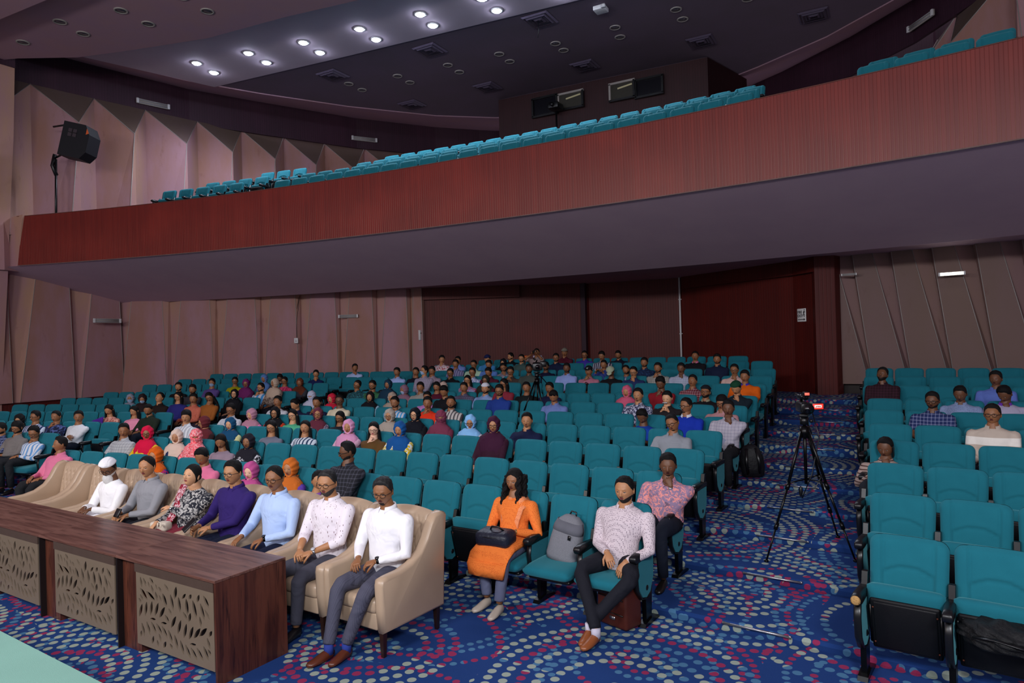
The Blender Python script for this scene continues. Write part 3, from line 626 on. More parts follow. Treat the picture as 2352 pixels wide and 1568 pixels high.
# row, arc position, eye height above the row floor, type, skin, top colour, pattern, second colour, headgear colour, flags, pose, look, label
PEOPLE = [
(2,-8.28,1.09,'m',3,'232a4a','plaid','8a93b8','-','d','L',(-60,5,0),"bearded man in navy plaid shirt at the photo's left edge"),
(2,-7.82,1.12,'m',3,'6f6a68','plain','-','-','gdl','L',(-45,8,0),'long-haired bearded man in grey shirt beside the plaid-shirt man at far left'),
(3,-9.57,1.06,'h',2,'0d0d10','plain','-','0d0d10','','L',(-30,15,0),'person hooded in black behind the grey-shirt man at far left'),
(2,-7.36,1.03,'m',3,'c9cdd6','stripe','5f8fc0','-','gi','R',(-30,12,0),'curly-haired man in white jersey with blue shoulder stripes, fist at mouth'),
(3,-9.10,1.12,'m',3,'20305c','stripe','c9d4e6','-','g','L',(-55,0,0),'man in glasses and dark blue striped jersey, leftmost of the jersey trio'),
(3,-8.49,1.13,'m',3,'141a34','camo','4a5a90','-','','R',(-40,5,0),'man in navy patterned jersey with white shoulder stripes, knuckles at cheek'),
(3,-7.84,1.13,'m',3,'cfd3da','plain','2c3440','-','','F',(-10,5,0),'man in white and pale blue football jersey with folded arms'),
(4,-8.49,1.08,'w',2,'a2584f','floral','e0b0a0','-','','L',(-25,18,0),'woman in coral patterned dress reading a purple folder'),
(4,-7.78,1.05,'w',2,'d98aa6','plain','-','-','','L',(-45,10,0),'woman in pink scarf between the coral dress and the green panjabi'),
(4,-7.32,1.09,'m',3,'1c261c','plain','-','-','d','L',(-15,20,0),'bearded man in dark green panjabi looking down'),
(6,-10.84,1.00,'h',3,'3a3d45','floral','9a9aa0','7a7f90','k','L',(-15,0,0),'woman in grey patterned hijab and pale blue face mask'),
(5,-9.00,1.16,'h',3,'20181c','plain','-','1c1013','k','L',(-10,15,0),'woman in dark brown hijab and blue face mask'),
(5,-8.46,1.18,'m',2,'1d1310','plain','-','-','','L',(-40,-28,0),'man in dark brown shirt with his head tipped back'),
(7,-10.55,1.15,'m',2,'0b0c10','plain','-','-','d','L',(-20,0,0),'smiling bearded man in black shirt under the back wall at left'),
(6,-8.76,1.23,'m',3,'2e2d33','plain','-','-','d','L',(-20,8,0),'man with a grey shawl seated right of the smiling man in black'),
(7,-9.39,1.26,'b',3,'4c3c74','plain','b9b4c6','-','k','L',(-20,0,0),'woman in blue mask and purple dress with a white scarf'),
(5,-7.87,1.21,'w',2,'23236a','plain','cfcfd6','-','g','L',(-45,0,0),'woman in glasses and blue and white top behind the coral-shirt man'),
(5,-7.41,1.16,'m',3,'b05b48','dots','d98f78','-','','L',(-20,8,0),'man in coral printed long shirt with hands joined'),
(5,-6.92,1.20,'w',3,'8a5020','plain','-','-','g','R',(-20,15,20),'woman in mustard cardigan leaning her head on her hand'),
(3,-4.87,1.17,'m',2,'a8adb6','stripe','d5d8de','-','l','L',(-15,0,0),'long-haired young man in whitish patterned kurta'),
(2,-4.97,1.13,'m',3,'a9acb0','plaid','6d7078','-','','L',(-10,8,0),'young man in pale grey checked shirt behind the tufted armchairs'),
(2,-4.38,1.10,'h',3,'c9a400','floral','e2c243','c40a3a','g','L',(-15,5,0),'woman in crimson hijab and yellow dress'),
(2,-3.66,1.06,'h',2,'182750','plain','-','c9b2a4','','L',(-25,5,0),'woman in cream hijab and dark blue dress'),
(2,-3.20,1.08,'n',3,'de5560','floral','f7a0a4','e35a66','','L',(-10,5,0),'woman in coral pink patterned face veil'),
(3,-4.41,1.07,'h',2,'2a1416','plain','-','5a1f26','g','L',(-70,5,0),'woman in maroon hijab and glasses turned in profile'),
(1,-4.83,1.13,'m',3,'cf7191','plain','-','-','','L',(-75,-2,0),'man in pink shirt in profile at the left end of the front row'),
(1,-2.60,1.05,'h',2,'1b2f70','floral','b01a50','c2550c','','L',(-40,5,0),'woman in burnt orange hijab with a magenta and blue shawl'),
(1,-1.55,1.09,'m',3,'d56f92','plain','-','-','','L',(-30,25,0),'young man in pink shirt looking down, behind the lady in floral dress'),
(3,-3.74,1.06,'h',1,'c8c58e','plain','-','0f4468','','L',(-30,5,0),'woman in teal blue hijab and pale yellow top'),
(2,-2.57,1.03,'w',3,'8c7a88','plain','c2b0bd','-','','L',(-15,20,0),'girl with straight black hair and a grey lilac shawl'),
(2,-2.01,1.04,'h',3,'15131c','floral','c4c4cc','1a1822','','L',(-30,0,0),'woman in black and white floral hijab and cloak'),
(3,-2.73,1.03,'w',2,'6b6f80','plain','c22a5c','-','g','L',(-30,5,0),'woman in glasses with a grey shawl of pink and blue panels'),
(3,-1.95,1.05,'w',2,'c6d0dc','stripe','2c3f5e','-','','L',(-20,-3,0),'long-haired woman in white and pale blue football jersey'),
(3,-0.99,1.09,'h',2,'c79db6','plain','-','c489ae','','E',(-20,0,0),'woman in lilac pink hijab touching her chin'),
(3,-0.46,1.07,'w',0,'54401a','dots','7a1830','-','g','R',(-15,5,0),'pale woman in glasses and maroon shawl, fist at chin'),
(4,-5.02,1.11,'m',3,'b9bdc6','plain','-','-','g','L',(-35,12,0),'man in glasses and white shirt behind the teal blue hijab'),
(4,-4.46,1.02,'h',1,'d476ac','plain','-','a8788c','','L',(-45,8,0),'woman in dusty mauve hijab and pink dress'),
(4,-3.84,1.06,'h',2,'b23216','plain','-','0c0c12','g','L',(-20,0,0),'woman in black hijab with orange sleeves and glasses'),
(4,-3.38,1.02,'w',1,'4fae86','plain','9ad6bb','-','g','L',(-35,0,8),'woman in mint green dress and glasses'),
(4,-2.75,1.06,'h',2,'988a98','floral','3c3858','5c2636','g','L',(-10,-5,0),'woman in maroon hijab, round glasses and floral sleeves'),
(4,-2.21,1.01,'w',3,'1b1d26','plain','b98a1c','-','g','L',(-30,10,0),'woman with straight black hair in black and yellow'),
(5,-4.93,1.11,'m',3,'b6bac4','plain','-','-','','L',(-35,0,0),'smiling man in white polo below the sky-striped jersey'),
(5,-4.40,1.06,'m',2,'141c3e','plain','-','-','','L',(-50,22,0),'man in navy shirt bowing his head beside the smiling man'),
(5,-3.85,1.10,'m',3,'101a3c','plain','-','-','','C',(-20,5,0),'man in navy shirt with hands clasped before his mouth'),
(5,-3.24,1.15,'m',4,'c8bfa6','plain','-','-','g','L',(-15,5,0),'man in glasses and cream sweatshirt'),
(6,-5.06,1.07,'n',2,'8c90a8','dots','c8c8d4','a0a4b8','','L',(-30,5,0),'woman in grey white patterned face veil'),
(6,-4.47,1.01,'h',2,'b09aa8','plain','-','b01a34','','E',(-40,5,0),'woman in red hijab with her hand over her mouth'),
(7,-7.75,1.12,'m',2,'b9bccb','wstripe','3c86c0','-','gd','R',(-50,0,0),'bearded man in white jersey with sky blue stripes, hand at chin'),
(6,-7.42,1.11,'h',1,'0c0d12','plain','-','0c0d14','g','L',(-15,-8,0),'woman in black hijab and cloak, glasses, chin raised'),
(8,-9.81,1.10,'b',3,'9a9a0c','plain','-','-','g','L',(-10,5,0),'woman with tied hair in yellow dress'),
(7,-8.24,1.23,'h',3,'4a1440','plain','-','5a1850','g','L',(-15,5,0),'woman in purple hijab and purple cloak'),
(8,-8.77,1.16,'h',3,'2e3a55','plain','-','4a6ca0','','L',(-30,12,0),'woman in blue patterned hijab in the back rows'),
(7,-7.29,1.23,'h',3,'8a7a70','floral','3a2a2a','a39080','','L',(-60,0,0),'woman in beige and brown patterned hijab behind the bearded jersey fan'),
(9,-9.28,1.03,'w',4,'0b0b10','plain','-','-','','L',(-20,25,0),'person in black bowing among the back rows at left'),
(8,-8.07,1.09,'b',3,'a5184e','floral','e05a80','-','g','L',(-30,5,0),'woman in magenta patterned dress and glasses'),
(8,-7.55,1.04,'h',3,'33353d','plain','-','5c2c1a','','L',(-20,0,0),'woman in brown hijab and grey cloak holding a phone'),
(9,-8.02,1.13,'b',2,'0e1c4c','plain','-','-','','E',(-10,5,0),'woman in royal navy top with her fist at her mouth'),
(10,-7.59,1.14,'m',3,'9fb2dc','plain','-','-','s','E',(10,5,0),'man in pale blue shirt seated sideways at the last left row, fist at mouth'),
(7,-4.70,1.18,'m',3,'12333c','floral','28606a','-','g','L',(-30,5,-25),'man in dark teal printed shirt and glasses, head tilted'),
(7,-4.24,1.17,'m',3,'2e6040','plain','-','-','gd','R',(-35,8,0),'man in glasses and green tee shirt, hand at chin'),
(6,-3.39,1.06,'h',2,'8fb5cc','plain','-','0c0c12','','L',(-15,0,0),'woman in black hijab and pale blue sleeves'),
(7,-3.78,1.19,'h',3,'122c3c','plain','-','0c2c40','','L',(-30,5,0),'woman in dark teal hijab beside the man in green tee shirt'),
(9,-5.24,1.15,'m',3,'8ba2d8','plaid','a8bce8','-','','L',(-25,5,0),'young man in pale blue shirt against the plaster wall at the wood corner'),
(9,-4.62,1.15,'m',3,'0c0f20','plain','c8ccd6','-','','L',(-20,5,0),'man in black tee shirt with white yoke'),
(8,-3.55,1.32,'m',2,'7a7488','plaid','a8a0b0','-','gk','L',(-60,-10,0),'man in profile with glasses and lowered mask'),
(9,-4.10,1.17,'m',3,'8d7f90','plaid','a89aa8','-','','L',(-25,10,0),'young man in mauve grey shirt beside the lowered-mask man'),
(11,-5.30,1.19,'m',2,'c6c2ca','floral','a0182c','-','','R',(0,8,0),'man in red and white floral shirt, hand at lips'),
(11,-4.74,1.15,'m',3,'6d86c8','plain','-','-','','L',(-20,10,0),'man in blue shirt half hidden against the wood panelling'),
(10,-4.09,1.21,'m',3,'55557e','stripe','8585a8','-','','L',(-20,8,0),'man in blue grey checked shirt before the half-hidden blue shirt'),
(9,-3.53,1.11,'m',3,'0d1018','plain','-','-','g','L',(-20,5,0),'man in glasses and black shirt in the middle back rows'),
(10,-3.50,1.19,'m',3,'9ab8a0','plain','-','-','g','L',(-25,8,0),'man in pale green shirt and glasses'),
(9,-2.85,1.13,'m',3,'6a80b0','floral','d0d6e8','-','g','L',(-20,10,0),'man in blue and white print with glasses'),
(11,-3.73,1.17,'m',2,'3f86c0','plain','-','141c48','cd','L',(-25,0,0),'bearded man in bright blue shirt and navy cap'),
(10,-3.02,1.18,'m',3,'4f74b8','plain','-','-','','L',(-20,12,0),'man in blue shirt before the navy cap'),
(10,-2.56,1.09,'m',3,'a09aa4','floral','3a3e60','-','gd','E',(-20,10,15),'man in glasses resting his cheek on his hand near the camera tripod'),
(11,-3.20,1.06,'h',2,'14141c','plain','-','0c0c12','','L',(-25,5,0),'woman with dark scarf before the black-haired profile'),
(12,-3.57,1.11,'m',2,'0b0e16','plain','-','-','d','L',(-60,8,0),'bearded man in black shirt in profile in the last row'),
(11,-2.60,1.17,'m',2,'39504e','plain','-','-','gd','L',(-20,5,0),'bearded man in grey green shirt and glasses'),
(12,-2.68,1.22,'m',3,'8a7a7a','plain','-','-','','K',(-10,5,0),'man holding a photo camera up to his eye'),
(11,-1.51,1.17,'m',3,'101a38','plain','-','-','gd','L',(-10,0,0),'bearded man in glasses and dark blue shirt left of the maroon shirt'),
(12,-1.76,1.20,'m',3,'4a1024','plain','-','6e6a60','cs','L',(-5,0,0),'older man in maroon shirt and grey green cap in the last row'),
(12,-1.12,1.12,'m',3,'3b2f9c','plain','-','-','g','L',(-10,8,0),'man in violet blue polo and glasses'),
(11,-0.11,1.21,'m',3,'24283c','stripe','a8a8b8','-','','L',(-20,18,0),'man in dark striped top looking down in the last row'),
(12,-0.06,1.11,'m',3,'14182a','plain','-','-','d','L',(-15,22,0),'man in dark navy shirt bowing in the last row'),
(9,-2.34,1.13,'m',3,'4a1428','plain','-','-','','E',(-25,25,0),'man in maroon with a hand over his brow'),
(9,-1.72,1.14,'m',3,'3d3430','plain','-','-','g','C',(-15,10,0),'man in glasses and brown shirt, hands together at his mouth'),
(9,-1.19,1.20,'m',4,'3c4440','plain','-','-','d','L',(-10,5,0),'bearded man in olive grey shirt behind the camera tripod'),
(10,-1.28,1.11,'m',4,'101230','plain','-','-','d','L',(-25,5,0),'bearded man in dark navy jersey right of the tall camera'),
(8,-2.29,1.09,'w',2,'7a88b0','floral','a82838','-','g','R',(-20,5,0),'woman in glasses, blue floral sleeves and red scarf, hand at cheek'),
(8,-1.78,1.09,'h',3,'4a1224','plain','-','22261f','g','L',(-20,10,0),'woman in dark olive hijab and maroon dress'),
(7,-0.63,1.21,'w',3,'7a2434','plain','b04a5c','-','g','L',(-45,5,0),'woman in glasses and crimson dress'),
(7,-0.07,1.13,'m',3,'10181a','plain','-','-','','L',(-15,5,8),'young man in dark green black tee shirt by the tripod legs'),
(7,0.48,1.12,'m',3,'141838','plain','-','-','','L',(-25,5,0),'man in dark navy half hidden behind the sunglasses man'),
(6,1.15,1.13,'m',3,'6478b0','plain','-','-','u','L',(-10,28,0),'man in blue short sleeve shirt bowing with sunglasses on his hair'),
(6,-0.09,1.22,'m',3,'1a3580','plain','-','-','gd','L',(-20,8,0),'man in glasses and royal blue jacket beside the white-capped man'),
(7,-1.11,1.10,'m',2,'7f9ccc','plain','-','c8ccd8','td','L',(-20,0,0),'bearded man in white skull cap and pale blue kurta'),
(7,-1.67,1.12,'m',3,'4a4860','plaid','6a6880','-','','L',(-20,5,0),'young man in grey purple shirt left of the white skull cap'),
(6,-1.40,1.20,'m',3,'0b0d14','plain','-','-','','L',(-20,32,0),'man in black shirt with his head bowed low'),
(8,-2.96,0.93,'h',2,'b8a29a','floral','a06a7a','b09a90','','L',(-40,25,0),'woman in cream pink hijab behind the bowed black-haired man'),
(7,-2.40,1.14,'w',3,'4a0e26','plain','-','-','','L',(-25,12,12),'woman in dark crimson with loose black hair'),
(7,-2.86,1.12,'m',3,'8e8c86','plain','-','-','','L',(-15,5,0),'man in light grey shirt in the middle rows'),
(7,-3.32,1.06,'h',3,'7a5a6a','plain','-','77586a','k','L',(-50,5,0),'woman in dusty mauve hijab with dark mask'),
(6,-2.79,1.05,'h',2,'8a7c70','plain','-','94867a','','L',(-20,8,0),'woman in taupe hijab behind the blue-striped white jersey'),
(5,-1.83,1.13,'m',3,'b4bccb','stripe','2a8cc8','-','d','R',(-25,10,0),'man in white jersey with sky blue shoulder stripes leaning on his hand'),
(6,-1.86,1.07,'m',3,'b27ab8','plain','d6c6dc','-','','L',(-20,10,0),'person in lilac behind the orange jersey'),
(5,-1.04,1.13,'m',3,'d23418','plain','2a2a90','-','s','R',(-10,5,0),'man in orange and blue jersey, fist at mouth'),
(5,-0.50,1.15,'m',3,'b4b0ae','stripe','4c4a50','-','d','L',(-10,0,0),'man in white shirt with dark vertical stripes'),
(4,-1.05,1.07,'h',2,'8f857a','plain','-','9a9086','g','L',(-25,3,0),'woman in beige hijab and round glasses'),
(4,-0.49,1.10,'h',1,'0c1018','plain','-','0a0d18','g','L',(-25,0,0),'woman in black hijab, cloak and wire glasses'),
(4,0.06,1.07,'n',3,'6a2c40','plain','-','6e3046','','L',(-5,0,0),'woman in maroon face veil and cloak'),
(4,0.66,1.01,'h',2,'b9b4c0','plain','-','7cb0e4','g','L',(-10,12,0),'woman in sky blue scarf over white dress'),
(3,1.81,1.22,'h',2,'301024','plain','-','34102a','g','L',(-10,3,0),'woman in dark aubergine hijab and glasses'),
(4,1.75,1.07,'m',2,'10183a','plain','-','-','s','L',(-12,3,0),'young man in dark navy shirt facing the camera'),
(3,0.07,1.09,'h',2,'c4a60c','floral','d0d8e0','0d4a88','','L',(-25,10,0),'woman in bright blue hijab and yellow dress with striped shawl'),
(10,0.37,1.14,'m',3,'35458c','plain','-','-','','P',(-15,10,0),'man filming with a horizontal phone'),
(9,0.43,1.13,'m',3,'a4687c','plain','-','0c0d14','c','R',(-20,0,0),'man in dusty pink polo and black cap, hand at cheek with bag in lap'),
(9,-0.15,1.21,'m',4,'8094cc','plain','-','-','d','L',(-15,5,0),'bearded man in light blue dress shirt in the middle rows'),
(9,1.01,1.12,'m',4,'0c0d12','plain','-','98a28a','c','L',(-15,35,0),'man in black tee shirt hidden under a sage cap'),
(10,0.97,1.00,'m',3,'24387c','camo','9aa4c4','-','d','L',(-25,0,15),'bearded man in blue and white jersey dozing beside the sage cap'),
(9,1.56,1.11,'m',2,'1e2c58','plain','-','-','g','E',(-20,5,0),'man in glasses and blue shirt, knuckles at his nose'),
(10,1.45,1.18,'m',3,'101c3a','floral','203a60','-','d','L',(-15,5,0),'man in dark blue print shirt above the knuckles-at-nose man'),
(9,2.15,1.20,'m',3,'8e8e88','plaid','55555c','-','d','R',(-20,5,0),'bearded man in grey white plaid, fingers at lips'),
(9,2.69,1.19,'m',4,'a0a8bc','plaid','7a84a0','-','','E',(-15,10,0),'man in pale checked shirt, hand across his mouth'),
(11,2.43,1.16,'m',3,'100e16','plain','d07098','-','s','L',(-10,0,0),'man in black suit jacket over pink shirt'),
(10,3.24,1.24,'m',3,'0e1a34','plain','-','-','d','L',(-10,5,0),'bearded man in dark blue polo right of the suit jacket'),
(9,3.86,1.15,'m',3,'c4a49c','plain','-','-','g','E',(-15,3,0),'man in glasses and peach shirt with a hand at his temple'),
(8,4.29,1.17,'m',3,'c8590c','plain','3c2fa0','-','','L',(-15,8,0),'stocky man in orange polo with violet collar'),
(7,4.36,1.17,'m',2,'0e1c26','plain','-','0c3a26','ts','E',(-20,25,0),'man in dark shirt and dark green felt cap'),
(7,3.78,1.08,'m',3,'131015','plain','8a8a70','10141c','tgd','L',(-20,-12,0),'bearded man in black cap and glasses, chin raised'),
(8,3.24,1.07,'m',3,'6e2c38','plaid','c0a4a8','-','','L',(-20,-12,0),'young man in red checked shirt with eyes closed'),
(7,2.93,1.24,'m',4,'7c1420','plain','c8944c','-','i','R',(-20,25,0),'curly-haired man in red and gold jersey'),
(7,2.21,1.07,'h',2,'b0506c','plain','-','b8526e','','L',(-20,5,0),'woman in rose pink hijab'),
(6,2.84,1.17,'m',2,'23284a','floral','b4b8cc','-','s','L',(-20,0,0),'man with moustache in navy and white floral shirt'),
(6,3.38,1.13,'m',1,'1c191c','plain','-','-','s','C',(-20,12,0),'man in black shirt playing a small mouth organ'),
(6,4.33,1.07,'m',3,'b8888c','plain','-','-','gl','L',(-20,8,0),'person with shaggy hair and glasses behind the chin-propped man'),
(5,4.03,1.19,'m',3,'0d2c9a','plain','c8ccd8','-','gs','L',(-40,0,0),'man in glasses and bright blue polo with white tipped collar'),
(5,4.68,1.17,'m',4,'a8a4b0','plaid','7d7c90','-','','E',(-8,5,0),'man in white checked shirt with his cheek on his palm'),
(5,3.32,1.01,'m',4,'0f3c9c','plain','16245c','-','','L',(-20,38,0),'man in blue jersey with badge, head bowed'),
(4,4.14,1.12,'m',3,'858a92','plain','-','-','gs','L',(-20,5,15),'man in glasses and light grey shirt leaning to one side'),
(2,4.76,1.12,'m',4,'87718c','floral','d88a86','-','s','E',(-3,5,0),'heavyset man in tropical print shirt with wristwatch, fist at mouth'),
(8,6.68,1.21,'m',4,'251018','plaid','402030','-','d','L',(-15,-20,-5),'bearded man in maroon shirt dozing with head back'),
(8,8.31,1.15,'m',4,'566cb4','plain','-','-','','L',(-15,0,0),'man in periwinkle blue shirt in the right block'),
(7,8.30,1.14,'m',4,'a09cb4','plain','6a35a8','-','','E',(-25,35,0),'man in white shirt with purple scarf bowing onto his hand'),
(7,7.75,1.13,'m',4,'8496bc','dots','30405c','-','s','L',(-10,20,0),'man in pale blue flecked shirt looking down'),
(6,7.34,1.18,'m',4,'1f2c58','plaid','8890b4','-','gd','L',(-12,3,0),'bearded man in glasses and navy checked shirt in the right block'),
(5,7.92,1.20,'m',3,'b4a79a','band','dcd8d0','-','g','L',(-8,-2,0),'young man in glasses and beige, white and turquoise polo'),
(4,6.77,0.95,'m',4,'9a867e','hstripe','4a3430','-','s','E',(-15,15,0),'man in striped shirt speaking on a phone'),
(1,1.09,1.29,'m',4,'1c1d24','plaid','4a4b58','-','gd','L',(-75,8,0),'bearded man in charcoal plaid shirt turned aside in the front row'),
(1,-0.64,0.94,'h',0,'1c4078','floral','5a7ab0','b04a84','','L',(-35,8,0),'woman in orchid pink hijab smiling behind the armchairs'),
(1,0.10,1.03,'h',2,'5c3a9c','plain','-','b86020','','L',(-35,5,0),'woman in amber hijab and violet dress with a child on her lap'),
]
# ------------------------------------------------------------------ auditorium seats
def seat_meshes():
    M = {}
    # backrest: padded slab with bolsters, seams and an arched yoke
    nu, nv = 41, 37
    def outline(u, v):
        # u,v in [-1,1]; rounded top corners, slightly narrower foot
        w = .258 - .014 * (1 - (v + 1) / 2); h0, h1 = .42, 1.0
        z = h0 + (h1 - h0) * (v + 1) / 2; x = u * w
        zt = z + .012 * (1 - u * u) * (v + 1) / 2
        r = .062; cx = w - r; cz = h1 - r
        if abs(x) > cx and zt > cz:
            # pull the corner in
            dx, dz = abs(x) - cx, zt - cz; m = max(dx, dz) / r; ang = atan2(dz, dx)
            q = m * r; x = (cx + q * cos(ang)) * (1 if x > 0 else -1); zt = cz + q * sin(ang)
        return x, zt
    front, back = [], []
    for i in range(nu):
        u = -1 + 2 * i / (nu - 1); cf, cb = [], []
        for j in range(nv):
            v = -1 + 2 * j / (nv - 1); x, z = outline(u, v)
            t = (z - .42) / .58; yc = -.165 + .155 * t
            e = max(abs(u), abs(v) if v > 0 else 0); rim = sqrt(max(0, 1 - e ** 10))
            au = abs(u); bol = .016 * float(sstep(.62, .72, au))
            arch = .30 - .16 * (u / .62) ** 2 if au < .62 else 9
            sunk = .014 * float(sstep(arch + .03, arch - .05, v)) if au < .62 else 0
            seam = .016 * math.exp(-((au - .64) / .020) ** 2) * (1 if v < .86 else .3)
            seam += .018 * math.exp(-((v - arch) / .03) ** 2) if au < .62 else 0
            pad = .012 * (1 - u * u)
            y = yc - .038 * rim - pad - bol + sunk + seam
            cf.append((x, y, z)); cb.append((x, yc + .045 * rim, z))
        front.append(cf); back.append(cb)
    mb = MB(); mb.grid(front); mb.grid(back, flip=True)
    M['backrest'] = mb.mesh('backrest', TEAL, fix=False)
    rim = MB()
    # cushion down
    c = MB(); P_ = []
    for i in range(17):
        u = -1 + 2 * i / 16; row = []
        for j in range(24):
            a = 2 * pi * j / 24; ca, sa = cos(a), sin(a)
            yy = -.385 + .25 * np.sign(ca) * abs(ca) ** .55; zz = .405 + .06 * np.sign(sa) * abs(sa) ** .6
            e = sqrt(max(0, 1 - abs(u) ** 8)); row.append((u * .245, -.385 + (yy + .385) * (.94 + .06 * e), .405 + (zz - .405) * (.35 + .65 * e)))
        P_.append(row)
    c.grid(P_, cv=True); n = len(P_)
    for k in (0, n - 1): c.f.append(tuple(k * 24 + j for j in range(24))); c.m.append(0)
    M['cushion_down'] = c.mesh('seat_cushion', TEAL)
    p = MB(); p.box((0, -.36, .335), (.44, .40, .035), bev=.015); M['pan_down'] = p.mesh('seat_pan', BLACK)
    # folded: tilt the same cushion up about the hinge
    def fold(me, name):
        q = me.copy(); q.name = name; R = Matrix.Rotation(radians(-76), 4, 'X')
        T = Matrix.Translation((0, -.16, .36)) @ R @ Matrix.Translation((0, .16, -.36)); q.transform(T); q.transform(Matrix.Translation((0, -.035, -.13))); return q
    M['cushion_up'] = fold(M['cushion_down'], 'seat_cushion')
    pp = MB(); pp.box((0, -.365, .33), (.44, .40, .03), bev=.02); pp.box((0, -.365, .318), (.40, .36, .02), bev=.02)
    for s in (-1, 1):
        for yy in (-.22, -.50): pp.ell((s * .2, yy, .31), (.008, .008, .006), 8, 4, mat('rivet', '6a3828', .5, .6))
        pp.box((s * .222, -.36, .345), (.02, .30, .05), MBLK)
    pm = pp.mesh('seat_pan', mat('seat_pan_black', '0a0a0e', .55, 0, .3, .1, 60, .5, 240, .002)); M['pan_up'] = fold(pm, 'seat_pan')
    def arm(s):
        a = MB(); x = s * .275
        pr = [(-.13, .655), (-.30, .668), (-.44, .672), (-.50, .66), (-.515, .635), (-.50, .60), (-.44, .59), (-.30, .60), (-.13, .60)]
        n = len(pr); V = []
        for (dx, sc) in ((-.032, .78), (-.022, 1), (.022, 1), (.032, .78)): V.append([(x + dx, y, .63 + (z - .63) * sc) for y, z in pr])
        a.grid(V, cv=True); a.f.append(tuple(range(n))); a.m.append(0); a.f.append(tuple(3 * n + i for i in reversed(range(n)))); a.m.append(0)
        return a.mesh('armrest', BLACK)
    M['arm+'] = arm(1); M['arm-'] = arm(-1)
    def side(s):
        a = MB(); x = s * .275; pr = [(-.12, .60), (-.43, .59), (-.45, .50), (-.43, .36), (-.36, .27), (-.28, .25), (-.20, .28), (-.13, .40)]
        a.prism(pr, x - .022, x + .022, 0)
        return a.mesh('side_panel', TEAL, smooth=False)
    M['side+'] = side(1); M['side-'] = side(-1)
    def edge(s):
        a = MB(); x = s * .275; pr = [(-.44, .60), (-.463, .50), (-.443, .35), (-.365, .255), (-.27, .235), (-.19, .27)]
        a.tube([(x, y, z) for y, z in pr], [(.026, .009)] * len(pr), 8, up=(1, 0, 0)); a.ell((x, -.27, .33), (.034, .035, .035), 10, 6)
        return a.mesh('side_edge', BLACK)
    M['edge+'] = edge(1); M['edge-'] = edge(-1)
    def leg(s):
        a = MB(); x = s * .275; a.prism([(-.29, .0), (-.19, .0), (-.15, .40), (-.13, .75), (-.17, .75), (-.30, .36)], x - .02, x + .02, 0)
        a.prism([(-.36, .0), (-.04, .0), (-.06, .025), (-.20, .05), (-.34, .03)], x - .035, x + .035, 0)
        return a.mesh('leg', MBLK, smooth=False)
    M['leg+'] = leg(1); M['leg-'] = leg(-1)
    b = MB(); b.box((0, -.06, .62), (.46, .012, .52), rot=Rx(-.26), bev=.01); M['shell'] = b.mesh('back_shell', BLACK)
    return M
SM = seat_meshes()
ORD = ['', 'first', 'second', 'third', 'fourth', 'fifth', 'sixth', 'seventh', 'eighth', 'ninth', 'tenth', 'eleventh', 'twelfth', 'thirteenth', 'fourteenth', 'fifteenth', 'sixteenth', 'seventeenth', 'eighteenth', 'nineteenth', 'twentieth', 'twenty-first', 'twenty-second']
def seat_parts(occ, end_l, end_r, far):
    L = [('backrest', 'backrest')]
    L += [('seat_cushion', 'cushion_down'), ('seat_pan', 'pan_down')] if occ else [('seat_cushion', 'cushion_up'), ('seat_pan', 'pan_up')]
    L += [('armrest', 'arm+'), ('leg', 'leg+')]
    if not far: L += [('side_panel', 'side+'), ('side_edge', 'edge+'), ('back_shell', 'shell')]
    if end_l: L += [('armrest', 'arm-'), ('leg', 'leg-'), ('side_panel', 'side-'), ('side_edge', 'edge-')]
    return L
SEATS = []   # (R, th, z, occupied, end_l, end_r, label, group)
SP = .555
OCC = {}     # filled from PEOPLE: row -> arc positions
OCC[1] = [3.52, 4.07, 4.66]
for (n, s_, h_, *_r) in PEOPLE: OCC.setdefault(n, []).append(s_)
def wall_clear(x, y):
    # keep seats in front of the left plaster wall
    if x < -13.4: return False
    t = (x + 17.45) / (17.45 - 7.1); yw = 8.12 + t * 4.32
    if x > -7.1: return True
    return y < yw - .45
